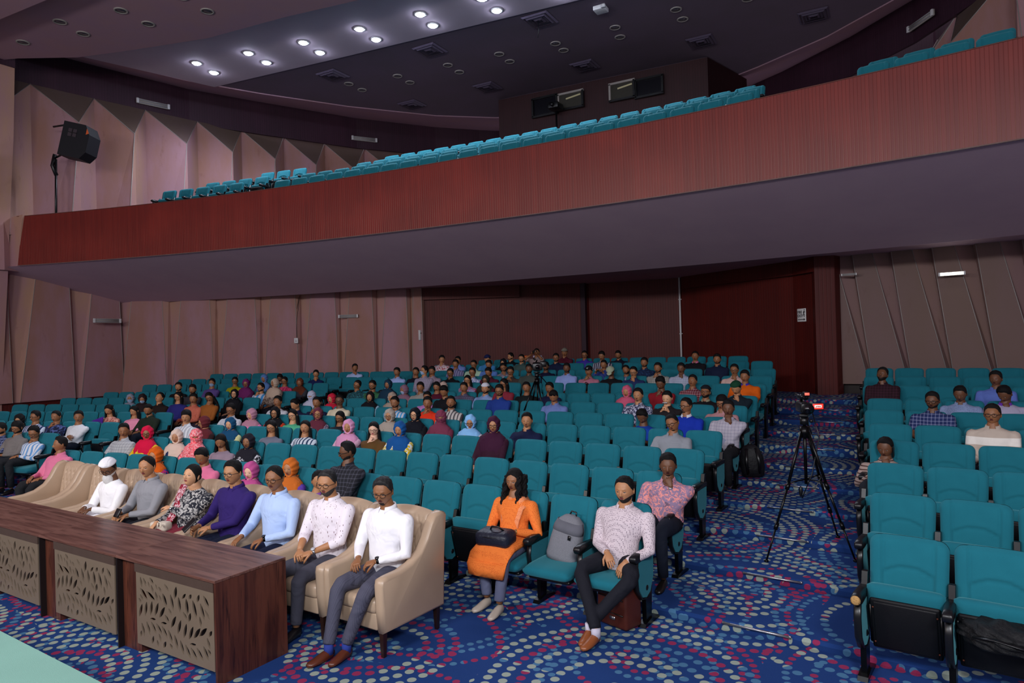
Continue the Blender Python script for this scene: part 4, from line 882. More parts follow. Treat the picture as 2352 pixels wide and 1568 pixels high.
def lay_rows():
    for n in range(1, 13):
        R = RR(n)
        def occ(s): return any(abs(s - q) < .285 for q in OCC.get(n, []))
        # centre block: right end first
        xe = {12: 3.24, 11: 4.02, 10: 4.25, 9: 4.35, 8: 4.40, 7: 4.42, 6: 4.45}.get(n, 4.62 - .03 * (n - 1)); s0 = R * math.asin(xe / R)
        xl = {12: -4.6, 11: -5.6, 1: -4.9}.get(n, -4.8); k = 0; row = []
        while True:
            s = s0 - k * SP
            if R * sin(s / R) < xl: break
            row.append(s); k += 1
        for i, s in enumerate(row):
            SEATS.append((R, s / R, ZF[n], occ(s), i == len(row) - 1, i == 0, '%s row of centre block, %s from right aisle' % (ORD[n], ORD[i+1]), n))
        # right block
        if n <= 10:
            s0 = R * ({1: .6584, 2: .6544, 3: .6501, 4: .6469, 5: .6431, 6: .6387, 7: .6361, 8: .6317, 9: .6290, 10: .6266}[n] - AL)
            cnt = {1: 3, 2: 3, 3: 3, 4: 3, 5: 4, 6: 4, 7: 4, 8: 5, 9: 5, 10: 5}[n]
            for i in range(cnt):
                s = s0 + i * .54
                SEATS.append((R, s / R, ZF[n], occ(s), i == 0, False, '%s row of right block, %s from its aisle' % (ORD[n], ORD[i+1]), n))
        # left block
        if 2 <= n <= 10:
            s0 = R * math.asin(-(7.17 - .03 * n) / R); k = 0
            while k < 14:
                s = s0 - k * SP; th = s / R; x, y = R * sin(th), R * cos(th) + RC
                if not wall_clear(x, y): break
                SEATS.append((R, th, ZF[n], occ(s), False, k == 0, '%s row of left block, %s from its aisle' % (ORD[n], ORD[k+1]), n)); k += 1
        elif n == 11: pass
    # rear corner seats left of the timber bay (rows nine and ten carry on toward it)
    for n in (7, 8, 9, 10):
        R = RR(n); k = 0; s0 = -5.25 * 1.0
        while True:
            s = R * math.asin(-5.32 / R) - k * SP; x = R * sin(s / R)
            if x < -6.85: break
            if n >= 9: SEATS.append((R, s / R, ZF[n], any(abs(s - q) < .285 for q in OCC.get(n, [])), False, False, '%s row, %s seat in the gap before the plaster wall' % (ORD[n], ORD[k+1]), n))
            k += 1
    # balcony
    SB = .587
    for k, (R, z) in enumerate([(55.5, 6.28), (56.5, 6.68), (57.5, 7.08), (58.5, 7.48)]):
        nm = ['front', 'second', 'third', 'fourth'][k]
        xr = [4.38, 4.3, 4.25, 3.9][k]; xl = [-8.05, -8.05, -7.4, -7.2][k]; s0 = R * math.asin(xr / R); i = 0
        if k == 0:
            s0 = 2.0
            s0 = BAL0
        while R * sin((s0 - i * SB) / R) > xl:
            SEATS.append((R, (s0 - i * SB) / R, z, False, False, i == 0, '%s balcony row, %s from its right end' % (nm, ORD[i+1] if i < 22 else 'last'), 20 + k)); i += 1
        for i in range(5 if k < 2 else 0):
            s = (BAL1 if k == 0 else BAL1 + .15) + i * SB
            if i < 4: SEATS.append((R, s / R, z, False, i == 0, False, '%s balcony row of right side, %s from the gap' % (nm, ORD[i+1]), 20 + k))
    for k, (R, z, s0, cnt) in enumerate([(56.5, 6.68, -13.19, 5), (57.5, 7.08, -12.61, 4), (58.5, 7.50, -11.43, 3)]):
        for i in range(cnt):
            SEATS.append((R, (s0 + i * .64) / R, z, False, i == 0, False, '%s balcony row of left side, %s from the wall' % (['front', 'second', 'third'][k], ORD[i+1]), 20 + k))
BAL0 = 55.5 * math.asin(4.33 / 55.5)
BAL1 = 55.5 * math.asin(6.65 / 55.5)
lay_rows()
def place_seats():
    cam = Vector(CAMP)
    def dist(s): return (Vector(P(s[0], s[1], s[2] + .8)) - cam).length * (1.25 if s[7] >= 22 and s[1] > -.16 else .8 if s[7] >= 20 else 1.0)
    order = sorted(SEATS, key=dist)
    near, rest = order[:300], order[300:]
    protos = {}
    for (R, th, z, occ, el, er, lab, row) in near:
        far = row >= 7
        e = empty('auditorium_seat', P(R, th, z), -th)
        if row < 20: g = 'teal seats of the %s row' % ORD[row]
        else: g = 'teal balcony seats of the %s row' % ORD[row - 19]
        st = 'in use' if (occ and row < 20) else ('seat down' if occ else 'folded up')
        prop(e, 'teal auditorium seat %s, %s' % (st, lab), 'seat', g)
        for nm, key in seat_parts(occ, el, er, far):
            o = bpy.data.objects.new(nm, SM[key]); COL.objects.link(o); o.parent = e
    mb = MB()
    mats = {}
    vv, ff, mi = [], [], []; base = 0
    for (R, th, z, occ, el, er, lab, row) in rest:
        M = Matrix.Translation(P(R, th, z)) @ Matrix.Rotation(-th, 4, 'Z')
        A = np.array(M)
        for nm, key in seat_parts(occ, el, er, True):
            me = SM[key]; n = len(me.vertices); co = np.empty(n * 3); me.vertices.foreach_get('co', co); co = co.reshape(-1, 3) @ A[:3, :3].T + A[:3, 3]
            k = 0 if nm in ('backrest', 'seat_cushion') else 1
            vv.append(co); ff += [tuple(base + i for i in p.vertices) for p in me.polygons]; mi += [k] * len(me.polygons); base += n
    if vv:
        me = bpy.data.meshes.new('auditorium_seats'); me.from_pydata(np.concatenate(vv).tolist(), [], ff); me.materials.append(TEAL); me.materials.append(BLACK)
        me.polygons.foreach_set('material_index', mi); me.polygons.foreach_set('use_smooth', [True] * len(ff)); me.update()
        prop(link('auditorium_seats', me), 'farthest rows of teal auditorium seats at the back of the hall', 'seats', None, 'stuff')
    print('SEATS', len(SEATS), 'rest', len(rest))
place_seats()
# ------------------------------------------------------------------ front tables
def leaf(cx, cz, L, W, a, n=9):
    top = [(t, W * .5 * sin(pi * t) ** .8) for t in np.linspace(0, 1, n)]
    pts = [((t - .5) * L, w) for t, w in top] + [((t - .5) * L, -w) for t, w in top[::-1][1:-1]]
    return [(cx + x * cos(a) - z * sin(a), cz + x * sin(a) + z * cos(a)) for x, z in pts]
def carved_mesh(w, h):
    random.seed(3); holes = []
    def ok(p):
        return all(.02 < x < w - .02 and .02 < z < h - .02 for x, z in p)
    cells = []
    def put(cx, cz, L, W, a):
        p = leaf(cx, cz, L, W, a)
        if not ok(p): return
        for (qx, qz, qr) in cells:
            if hypot(qx - cx, qz - cz) < qr: return
        for h_ in holes:
            for (x, z) in p:
                for (x2, z2) in h_:
                    if hypot(x - x2, z - z2) < .011: return
        holes.append(p)
    # veins: a branch across the lower third, one rising diagonal; leaves fan off them
    for k in range(13):
        x = .06 + k * (w - .12) / 12; z = .20 + .05 * sin(k * .55)
        put(x, z + .085, .13, .036, 1.15 - .02 * k + .25 * sin(k)); put(x + .03, z - .07, .12, .034, -1.0 - .25 * cos(k)); put(x + .02, z, .085, .022, .15)
    for k in range(40):
        r, c = divmod(k, 10); x = .06 + c * (w - .1) / 9.5 + (r % 2) * .05; z = .345 + r * .085
        put(x, z, random.uniform(.11, .15), random.uniform(.034, .046), 2.05 + .5 * sin(x * 5 + r) + random.uniform(-.3, .3))
    for k in range(500):
        put(random.uniform(.03, w - .03), random.uniform(.03, h - .03), random.uniform(.05, .10), random.uniform(.02, .034), random.choice((1.1, 2.1, -1.0)) + random.uniform(-.4, .4))
    V = [Vector(p) for p in ((0, 0), (w, 0), (w, h), (0, h))]; E = [(0, 1), (1, 2), (2, 3), (3, 0)]
    for hp in holes:
        b = len(V); k = len(hp); V += [Vector(p) for p in hp]; E += [(b + i, b + (i + 1) % k) for i in range(k)]
    r = geometry.delaunay_2d_cdt(V, E, [], 1, 1e-6, True)
    vs, fs = r[0], r[2]
    def inside(x, y, poly):
        c = False; j = len(poly) - 1
        for i in range(len(poly)):
            if (poly[i][1] > y) != (poly[j][1] > y) and x < (poly[j][0] - poly[i][0]) * (y - poly[i][1]) / (poly[j][1] - poly[i][1]) + poly[i][0]: c = not c
            j = i
        return c
    keep = []
    for f in fs:
        cx = sum(vs[i].x for i in f) / len(f); cy = sum(vs[i].y for i in f) / len(f)
        if not any(inside(cx, cy, q) for q in holes): keep.append(f)
    mb = MB(); T = .012
    n = len(vs); mb.add([(v.x, 0, v.y) for v in vs] + [(v.x, T, v.y) for v in vs], [tuple(f) for f in keep] + [tuple(n + i for i in reversed(f)) for f in keep])
    cnt = {}
    for f in keep:
        for i in range(len(f)):
            a, b = f[i], f[(i + 1) % len(f)]; cnt[(a, b)] = 1
    for (a, b) in list(cnt):
        if (b, a) not in cnt: mb.f.append((a, b, n + b, n + a)); mb.m.append(0)
    return mb.mesh('carved_panel', BRASS, smooth=False)
def tables():
    cm = carved_mesh(1.06, .60); ang = -.0487
    names = ['nearest', 'second', 'third', 'fourth', 'farthest']
    for k in range(5):
        x = 2.35 - k * 1.40 * cos(ang); y = -2.985 - k * 1.40 * sin(ang) 
        root = empty('conference_table', (x, y, 0), ang)
        prop(root, 'dark laminate table with leaf-carved front, %s from the right end of the row' % ('first' if k == 0 else names[k]), 'table', 'tables before the armchairs')
        t = MB(); t.box((-.70, .325, .785), (1.396, .66, .022), bev=.003, seg=1); t.obj('tabletop', TWOOD, root, smooth=False)
        if k == 0:
            e = MB(); e.box((-.012, .325, .387), (.022, .652, .774)); e.obj('end_panel', TWOODV, root, smooth=False)
        p = MB(); p.box((-1.25, .33, .387), (.27, .56, .774)); p.obj('pedestal', TWOODV, root, smooth=False)
        p = MB(); p.box((-1.39, .325, .387), (.016, .65, .774)); p.obj('edge_board', mat('dark_edge', '160c0c', .5), root, smooth=False)
        c = link('carved_panel', cm, root); c.location = (-1.10, .006, .10)
        bk = MB(); bk.box((-.56, .16, .40), (1.1, .015, .72)); bk.obj('modesty_board', mat('inner_board', '1c0d0d', .7), root, smooth=False)
        a = MB(); a.box((-.58, .012, .735), (1.08, .014, .075)); a.obj('apron', mat('bronze_apron', '5a4840', .4, .3), root, smooth=False)
tables()
# ------------------------------------------------------------------ armchairs
def armchair_meshes():
    M = {}
    # tufted back pad
    nx, nz = 61, 46; W, H = .56, .62
    tu = []
    for r in range(4):
        for c in range(5 if r % 2 == 0 else 4): tu.append((-.21 + c * .105 + (0 if r % 2 == 0 else .0525), .47 + r * .125 + .06))
    F = []
    for i in range(nx):
        row = []
        for j in range(nz):
            u = -1 + 2 * i / (nx - 1); v = j / (nz - 1); x = u * W / 2; z = .40 + v * H + .035 * (1 - u * u) * v
            yc = .26 + .13 * v; rim = (1 - abs(u) ** 8) * (1 - v ** 14)
            d = 0
            for (tx, tz) in tu:
                q = hypot(x - tx, z - tz); d = max(d, math.exp(-(q / .016) ** 2) * .026)
            # diagonal creases between buttons
            a = (x / .105 + (z - .53) / .25); b = (x / .105 - (z - .53) / .25)
            if abs(x) < .235 and .45 < z < .98:
                for w_ in (a, b):
                    fr = abs(w_ - round(w_ * 1.0)); d = max(d, .011 * math.exp(-(fr / .07) ** 2))
            row.append((x, yc - .055 * max(rim, 0) ** .5 + d, z))
        F.append(row)
    mb = MB(); mb.grid(F)
    M['back_pad'] = mb.mesh('back_pad', LEATHER)
    bt = MB()
    for (tx, tz) in tu: bt.ell((tx, .26 + .13 * (tz - .40) / H - .032, tz), (.009, .006, .009), 8, 4)
    M['buttons'] = bt.mesh('buttons', LEATHER)
    # wing-arm: side silhouette with a swooping top
    def arm(s):
        top = [(-.38, .60), (-.36, .645), (-.30, .655), (-.15, .66), (-.02, .69), (.10, .76), (.18, .86), (.24, .97), (.29, 1.03), (.36, 1.05), (.42, 1.03)]
        n = len(top); x0 = s * .28; x1 = s * .385
        xs = [x0, x0 + s * .008, x0 + s * .03, x1 - s * .03, x1 - s * .008, x1]; ins = [.03, .012, 0, 0, .012, .03]
        rings = []
        for x, q in zip(xs, ins):
            r = [(x, y + (q * .6 if i == 0 else 0), z - q) for i, (y, z) in enumerate(top)]
            r += [(x, .40 - q, .6), (x, .38 - q, .20 + q), (x, -.36 + q, .20 + q), (x, -.38 + q, .4)]
            rings.append(r)
        a = MB(); a.grid(rings, cv=True); m_ = len(rings[0]); a.f.append(tuple(range(m_))); a.m.append(0); a.f.append(tuple((len(rings) - 1) * m_ + i for i in reversed(range(m_)))); a.m.append(0)
        return a.mesh('arm', LEATHER)
    M['arm+'] = arm(1); M['arm-'] = arm(-1)
    b = MB(); b.box((0, .355, .62), (.60, .06, .80), rot=Rx(-.17), bev=.02); M['outer_back'] = b.mesh('outer_back', LEATHER)
    c = MB(); c.box((0, -.06, .40), (.56, .62, .13), bev=.045, seg=4); M['cushion'] = c.mesh('seat_cushion', LEATHER)
    c = MB(); c.box((0, -.02, .275), (.56, .66, .14), bev=.015); M['base'] = c.mesh('seat_base', LEATHER)
    def leg(x, y):
        l = MB(); l.tube([(x, y, 0), (x, y, .20)], [(.022, .022), (.032, .032)], 4, up=(1, 1, 0)); return l.mesh('leg', DWOOD, smooth=False)
    for s in (-1, 1):
        M['leg%df' % s] = leg(s * .33, -.33); M['leg%db' % s] = leg(s * .33, .32)
    return M
AM = armchair_meshes()
CHX = [2.87, 2.15, 1.42, .70, -.04, -.84, -1.64, -2.44, -3.22]
CHY = lambda x: -1.70 + .046 * (3.2 - x)
def armchairs():
    who = ['man in white dress shirt, rightmost', 'grey-bearded man in short sleeves', 'man in pale blue shirt', 'man in dark purple shirt', 'woman in floral dress', 'man in grey shirt', 'old man in white robe']
    for i, x in enumerate(CHX):
        lab = 'beige tufted leather armchair under the ' + who[i] if i < 7 else ('empty beige tufted leather armchair next to the old man in white' if i == 7 else 'empty beige tufted leather armchair at the left end of the row')
        e = empty('tufted_armchair', (x, CHY(x), 0), -.10 if i == 0 else -.06); prop(e, lab, 'armchair', 'beige armchairs in the front row')
        for nm, k in (('back_pad', 'back_pad'), ('buttons', 'buttons'), ('arm', 'arm+'), ('arm', 'arm-'), ('outer_back', 'outer_back'), ('seat_cushion', 'cushion'), ('seat_base', 'base'), ('leg', 'leg1f'), ('leg', 'leg-1f'), ('leg', 'leg1b'), ('leg', 'leg-1b')):
            o_ = link(nm, AM[k], bp if nm == 'buttons' else e)
            if nm == 'back_pad': bp = o_
armchairs()
# ------------------------------------------------------------------ people
SKIN = ['e6b89c', 'd09c76', 'b07c56', '90603f', '6a452f']
def skin_mat(i):
    key = ('skin', i)
    if key in MC: return MC[key]
    m = bpy.data.materials.new('skin'); t = NT(m); c = lin(SKIN[i], 1.0); a = t.noise(t.coord(), 30, 3)
    t.base(t.mix(a.outputs[0], tuple(x * .86 for x in c[:3]) + (1,), tuple(min(1, x * 1.1) for x in c[:3]) + (1,)), .48, .4)
    t.b.inputs['Subsurface Weight'].default_value = .06; t.b.inputs['Subsurface Radius'].default_value = (.02, .008, .004)
    MC[key] = m; return m
def lip_mat(i): return mat('lips', ['a8505a', '8a4244', '703434', '572a28', '40201f'][i], .4)
EYEW = mat('eye_white', '847a74', .25, 0, .5, 0); IRIS = mat('iris', '0c0806', .15, 0, .6, 0)
HAIRB = mat('black_hair', '070607', .62, 0, .25, .4, 60, 1.0, 220, .006)
HAIRG = mat('greying_hair', '1c1b1c', .6, 0, .4, .6, 60, .8, 160, .004)
BEARDW = mat('white_beard', 'dad8d6', .8, 0, .2, .15, 40, .9, 120, .006)
BEARDG = mat('grey_beard', '3c3835', .8, 0, .2, .6, 90, .9, 160, .004)
STUB = mat('dark_stubble', '1a1210', .7, 0, .3, .3, 90)
GLASSF = mat('glasses_frame', '0a0a0c', .25)
def cloth(color, pat='plain', c2='-', g=1.12, rough=.85):
    key = ('cloth', color, pat, c2, g, rough)
    if key in MC: return MC[key]
    m = bpy.data.materials.new('cloth_' + pat); t = NT(m); co = t.coord(); p = t.sep(co)
    c = lin(color, g); d = lin(c2, g) if c2 != '-' else tuple(x * .6 for x in c[:3]) + (1,)
    nz = t.noise(co, 9, 4); base = t.mix(nz.outputs[0], tuple(x * .9 for x in c[:3]) + (1,), tuple(min(.95, x * 1.1) for x in c[:3]) + (1,))
    if pat == 'plaid':
        a = t.math('GREATER_THAN', t.math('FRACT', t.math('MULTIPLY', p[0], 22)), .78); b = t.math('GREATER_THAN', t.math('FRACT', t.math('MULTIPLY', p[2], 22)), .78)
        base = t.mix(t.math('MULTIPLY', t.math('ADD', a, b), .42, None, True), base, d)
    elif pat == 'stripe':
        base = t.mix(t.math('GREATER_THAN', t.math('FRACT', t.math('MULTIPLY', t.math('ADD', p[0], .03), 16)), .60), base, d)
    elif pat == 'wstripe':
        base = t.mix(t.math('GREATER_THAN', t.math('FRACT', t.math('MULTIPLY', t.math('ADD', p[0], .10), 7.5)), .58), base, d)
    elif pat == 'hstripe':
        base = t.mix(t.math('GREATER_THAN', t.math('FRACT', t.math('MULTIPLY', p[2], 26)), .66), base, d)
    elif pat == 'band':
        f = t.math('MULTIPLY', t.math('LESS_THAN', p[2], .93), t.math('GREATER_THAN', p[2], .84)); base = t.mix(f, base, d)
    elif pat in ('floral', 'camo'):
        n2 = t.noise(co, 26 if pat == 'floral' else 14, 4, .65, 1.2); base = t.mix(t.ss(n2.outputs[0], .50, .54), base, d)
        if pat == 'floral':
            n3 = t.noise(co, 17, 3, .6, .8); base = t.mix(t.math('MULTIPLY', t.ss(n3.outputs[0], .60, .64), .7), base, tuple(x * .35 for x in c[:3]) + (1,))
    elif pat == 'dots':
        v = t.n('ShaderNodeTexVoronoi'); v.inputs['Scale'].default_value = 78; v.inputs['Randomness'].default_value = .35; t.l(co, v.inputs['Vector'])
        base = t.mix(t.ss(v.outputs['Distance'], .30, .24), base, d)
    elif pat == 'dash':
        v = t.n('ShaderNodeTexVoronoi'); mp = t.n('ShaderNodeMapping'); mp.inputs['Scale'].default_value = (60, 60, 16); t.l(co, mp.inputs[0]); t.l(mp.outputs[0], v.inputs['Vector']); v.inputs['Scale'].default_value = 1
        base = t.mix(t.ss(v.outputs['Distance'], .22, .14), base, d)
    elif pat == 'pin':
        base = t.mix(t.math('MULTIPLY', t.math('GREATER_THAN', t.math('FRACT', t.math('MULTIPLY', p[0], 80)), .82), .5), base, d)
    t.base(base, rough, .25)
    w = t.noise(co, 5.0, 2, .5, 1.0); f2 = t.noise(co, 300, 1)
    h = t.math('ADD', w.outputs[0], t.math('MULTIPLY', f2.outputs[0], .02)); t.bump(h, .55, .045)
    MC[key] = m; return m
# ---- head surface: direction -> point (head frame: face toward -Y, eyes at z = 0)
def head_surf(D, fem=0):
    x, y, z = D[..., 0], D[..., 1], D[..., 2]
    X = .0865 * x; Y = .098 * y; Z = .124 * z
    t = sstep(0.15, -1, z)
    X = X * (1 - (.22 + .07 * fem) * t ** 1.3); Y = np.where(y > 0, Y * (1 - .42 * sstep(.0, -1, z)), Y)
    Y = np.where(y > 0, Y + .008 * sstep(-.3, .5, z) * y, Y)
    X = X * (1 + .05 * sstep(0, .6, z) * (1 - sstep(.6, 1, z)))
    fr = sstep(.0, -.5, y); ax = np.abs(X)
    G = lambda a, s: np.exp(-(a / s) ** 2)
    pr = sstep(.016, -.030, Z) * sstep(-.046, -.036, Z)
    d = .024 * G(X, .0105) * pr + .011 * G(ax - .011, .006) * G(Z + .034, .007)
    d -= .0085 * G(ax - .031, .015) * G(Z - .002, .011)
    d += .0045 * G(ax - .027, .020) * G(Z - .023, .007)
    d += .0065 * G(X, .019) * (G(Z + .0555, .0048) + 1.05 * G(Z + .0665, .0055)) - .002 * G(X, .02) * G(Z + .0605, .0018)
    d += .007 * G(X, .020) * G(Z + .099, .013) + .003 * G(ax - .042, .018) * G(Z + .022, .018)
    d -= .003 * G(X, .016) * G(Z + .082, .006)
    return np.stack([X, Y - d * fr, Z], -1)
def dirs(nlon, nlat, conc=.45):
    t = np.linspace(-pi, pi, nlon, endpoint=False); th = t - conc * np.sin(t)      # 0 = face
    ph = np.linspace(0.02, pi - .02, nlat)
    T, Q = np.meshgrid(th, ph, indexing='ij')
    return np.stack([np.sin(Q) * np.sin(T), -np.sin(Q) * np.cos(T), np.cos(Q)], -1)
def cap_grid(mb, G, m):
    nlon, nlat = G.shape[:2]; b = len(mb.v); mb.grid(G, m, cu=True); k = mb.slot(m)
    mb.f.append(tuple(b + i * nlat for i in range(nlon))); mb.m.append(k)
    mb.f.append(tuple(b + i * nlat + nlat - 1 for i in reversed(range(nlon)))); mb.m.append(k)
def shell(res, offfun, m, fem=0, extra=None):
    D = dirs(*res); Pn = head_surf(D, fem); off = offfun(D, Pn)
    mb = MB(); Q = Pn + D * off[..., None]
    if extra is not None: Q = extra(D, Q)
    cap_grid(mb, Q, m); return mb
def hn(Pn, s=1.0): # cheap deterministic curl noise
    return np.sin(Pn[..., 0] * 210 * s + 1.3) * np.sin(Pn[..., 1] * 190 * s) * np.sin(Pn[..., 2] * 230 * s + .7)
def hairline(D, style):
    az = np.abs(np.arctan2(D[..., 0], -D[..., 1]))     # 0 front .. pi back
    pts = {'m': ([0, .5, .8, 1.15, 1.45, 1.75, pi], [.088, .086, .074, .026, .002, -.025, -.066]),
           'r': ([0, .55, 1.0, 1.45, 1.75, pi], [.098, .080, .040, -.004, -.02, -.058]),
           'l': ([0, .55, 1.0, 1.40, 1.75, pi], [.055, .052, .02, -.05, -.09, -.11]),
           'w': ([0, .5, 1.0, 1.35, 1.75, pi], [.078, .062, .02, -.03, -.09, -.11])}[style]
    return np.interp(az, *pts)
def hair_off(style, th, noise):
    def f(D, Pn):
        h = hairline(D, style); e = sstep(-.010, .012, Pn[..., 2] - h)
        top = sstep(.02, .11, Pn[..., 2]); return -.006 + e * (.0095 + th * (.05 + .95 * top) + (.007 * top * sstep(.2, -.7, D[..., 1]) if style == 'm' else 0) + noise * (.3 + top) * hn(Pn, .55) + .4 * noise * hn(Pn, 1.7))
    return f
def beard_off(full, th):
    def f(D, Pn):
        X, Y, Z = Pn[..., 0], Pn[..., 1], Pn[..., 2]; ax = np.abs(X); fr = sstep(.35, -.05, D[..., 1])
        jaw = sstep(-.052, -.072, Z - .6 * np.maximum(ax - .030, 0)) if full else sstep(-.074, -.084, Z) * sstep(.03, .02, ax)
        mouth = np.exp(-(ax / .021) ** 4) * sstep(-.078, -.072, Z)
        mus = np.exp(-(ax / .028) ** 6) * np.exp(-((Z + .047) / .0055) ** 2)
        a = np.maximum(jaw * (1 - mouth), mus) * fr
        return -.007 + a * (.008 + th * (1 + 1.5 * sstep(-.07, -.11, Z)))
    return f
def face_open(hx, hz, cz):
    def f(D, Pn):
        X, Z = Pn[..., 0], Pn[..., 2]; q = (X / hx) ** 2 + ((Z - cz) / hz) ** 2
        inside = (q < 1) & (D[..., 1] < 0); o = sstep(.80, 1.12, q); o = np.where(D[..., 1] < 0, o, 1.0)
        return -.010 + o * (.027 + .004 * np.sin(np.arctan2(X, Z - cz) * 9))
    return f
def arm_ik(S, W, l1, l2, hint):
    S, W, hint = map(lambda a: np.array(a, float), (S, W, hint)); d = W - S; L = np.linalg.norm(d)
    if L > (l1 + l2) * .995: W = S + d / L * (l1 + l2) * .995; d = W - S; L = np.linalg.norm(d)
    a = (l1 * l1 - l2 * l2 + L * L) / (2 * L); h = sqrt(max(0, l1 * l1 - a * a)); u = d / L
    p = hint - u * np.dot(hint, u); p = p / (np.linalg.norm(p) + 1e-9)
    return S + u * a + p * h, W
def hand(mb, W, F, N, side, curl=.5, sc=1.0, n=6, m=None):
    """W wrist, F finger direction, N palm normal, side: +1 thumb toward cross(N,F)"""
    W = np.array(W, float); F = np.array(F, float); F /= np.linalg.norm(F); N = np.array(N, float); N -= F * np.dot(N, F); N /= np.linalg.norm(N); T = np.cross(N, F) * side
    mb.tube([W - F * .02 * sc, W + F * .012 * sc, W + F * .05 * sc, W + F * .085 * sc, W + F * .095 * sc], [(.024 * sc, .018 * sc), (.028 * sc, .018 * sc), (.040 * sc, .016 * sc), (.042 * sc, .014 * sc), (.036 * sc, .010 * sc)], max(8, n + 4), m, up=T)
    for k, (off, L, r) in enumerate(((.030, .068, .0088), (.010, .077, .0092), (-.010, .071, .0088), (-.029, .056, .0078))):
        p = W + F * (.085 - .004 * abs(k - 1.2)) * sc + T * off * sc; d = F + T * (off * 1.6); d /= np.linalg.norm(d); pts = [p - d * .012 * sc, p]; ang = 0
        for j, fr in enumerate((.42, .32, .26)):
            ang += curl * (.75 if j == 0 else 1.0); dd = d * cos(ang) + N * sin(ang); pts.append(pts[-1] + dd * L * fr * sc)
        mb.tube(pts, [r * sc, r * sc, r * .98 * sc, r * .88 * sc, r * .62 * sc], n, m)
    p = W + F * .022 * sc + T * .024 * sc; d1 = F * .62 + T * .70 + N * .22; d1 /= np.linalg.norm(d1); p1 = p + d1 * .042 * sc
    d2 = F * .85 + T * .25 + N * (.25 + curl * .5); d2 /= np.linalg.norm(d2); p2 = p1 + d2 * .032 * sc; p3 = p2 + (d2 + N * curl * .4) * .024 * sc
    mb.tube([p - d1 * .012 * sc, p, p1, p2, p3], [.013 * sc, .0135 * sc, .0105 * sc, .0098 * sc, .0065 * sc], n, m)
def bake_remesh(mb, name, m, parent, voxel, it=6):
    o = mb.obj(name, m, parent)
    md = o.modifiers.new('union', 'REMESH'); md.mode = 'VOXEL'; md.voxel_size = voxel; md.use_smooth_shade = True
    s = o.modifiers.new('relax', 'SMOOTH'); s.iterations = it; s.factor = .5
    return o
def put_head(mb, R, c, sc=1.0):
    V = np.array(mb.v) * sc; mb.v = [tuple(p) for p in V @ np.asarray(R).T + np.array(c)]
def person(loc, rotz, label, head, look, typ='m', skin=3, top='888888', pat='plain', c2='-', hcol='-', flags='', pose='L', lod=1, bottoms='1c2436', bpat='plain', bc2='-',
           group=None, build=1.0, wrists=None, elbows=None, knees=None, ankles=None, feet=True, sleeve='long', shoes='14100e', hands=None, hairm=None, collar=True, hip=(0, -.29, .56), lean=0, voxel=None, sockc=None, shw=1.0, seatz=0):
    """head = head centre (eye level) in the person's own frame (x right, -y forward, z up from the floor)
    look = (yaw, pitch, roll) in degrees of the head in that frame"""
    near = lod == 0; fem = 1 if typ in 'wbhn' else 0
    H = np.array(head, float); hs = .98 if not fem else .95
    Rh = Rz(radians(look[0])) @ Rx(radians(look[1])) @ Ry(radians(look[2]))
    sk, lp = skin_mat(skin), lip_mat(skin)
    res = (88, 64, .45) if near else (36, 30, .5)
    # ---- body
    B = MB(); B.slot(sk); B.slot(lp); B.slot(EYEW); B.slot(IRIS)
    hb = MB(); hb.mats = list(B.mats); D = dirs(*res); G = head_surf(D, fem); cap_grid(hb, G, sk)
    G2 = G.reshape(-1, 3)
    nl = res[1]
    for fi, f in enumerate(hb.f):
        if len(f) == 4:
            c = G2[list(f)].mean(0)
            if c[1] < 0 and abs(c[0]) < .023 - 1.2 * abs(c[2] + .061) and abs(c[2] + .061) < .0105: hb.m[fi] = 1
    eo = -.0850
    for s in (-1, 1):
        hb.ell((s * .032, eo - .0005, .001), (.0138, .0078, .0060 if near else .0046), 12 if near else 8, 8 if near else 5, EYEW)
        hb.ell((s * .032, eo - .0062, .001), (.0062, .0035, .0056 if near else .0046), 10 if near else 6, 6 if near else 4, IRIS)
        hb.ell((s * .0855, .012, -.006), (.008, .018, .030), 10, 8, sk, rot=Rz(s * .35))
        if near: hb.ell((s * .078, .010, -.004), (.004, .010, .018), 8, 6, lp if False else sk)
        if near: # upper lids
            hb.tube([(s * .032 + q * .0150, eo - .0060 + .006 * q * q, .0082 - .0045 * q * q) for q in np.linspace(-1, 1, 7)], [.0022, .003, .0036, .0038, .0036, .003, .0022], 6, sk)
    if near:
        pass
    put_head(hb, Rh, H, hs); B.v = hb.v; B.f = hb.f; B.m = hb.m
    zs = H[2] - .203; zb = hip[2]; hipv = np.array(hip, float)
    neck = H + Rh @ np.array((0, .020, -.065)) * hs
    sh = np.array((H[0] * .75 + hipv[0] * .25, min(H[1] + .035, -.185) if not lean else H[1] + .05, zs))
    nb = sh + np.array((0, .0, .045)); wd = (1.04 if fem else 1.15) * (build * .6 + .4) * shw * (1.05 if near else 1.0)
    B.tube([neck, neck * .5 + nb * .5, nb, sh - (0, 0, .06)], [(.054 * hs, .060 * hs), (.058, .062), (.074, .064), (.10, .075)], 14, sk, up=(1, 0, 0))
    B.tube([sh - (0, 0, .03), sh * .5 + hipv * .5, hipv], [(.12 * wd, .08), (.11 * wd, .08), (.13 * wd, .09)], 10, sk, up=(1, 0, 0))
    # ---- arms
    l1, l2 = .285, .255
    shj = {s: sh + np.array((s * .178 * wd, .0, -.036)) for s in (-1, 1)}
    fw = np.array((0, -1, 0.)); W, Fd, Nm, Cu = {}, {}, {}, {}
    lapz = hipv[2] + .10
    for s in (-1, 1):
        W[s] = np.array((hipv[0] + s * .105, hipv[1] - .27, lapz)); Fd[s] = np.array((-s * .55, -.75, -.25)); Nm[s] = np.array((-s * .25, .1, -1)); Cu[s] = .35
    chin = H + Rh @ np.array((0, -.085, -.115)) * hs
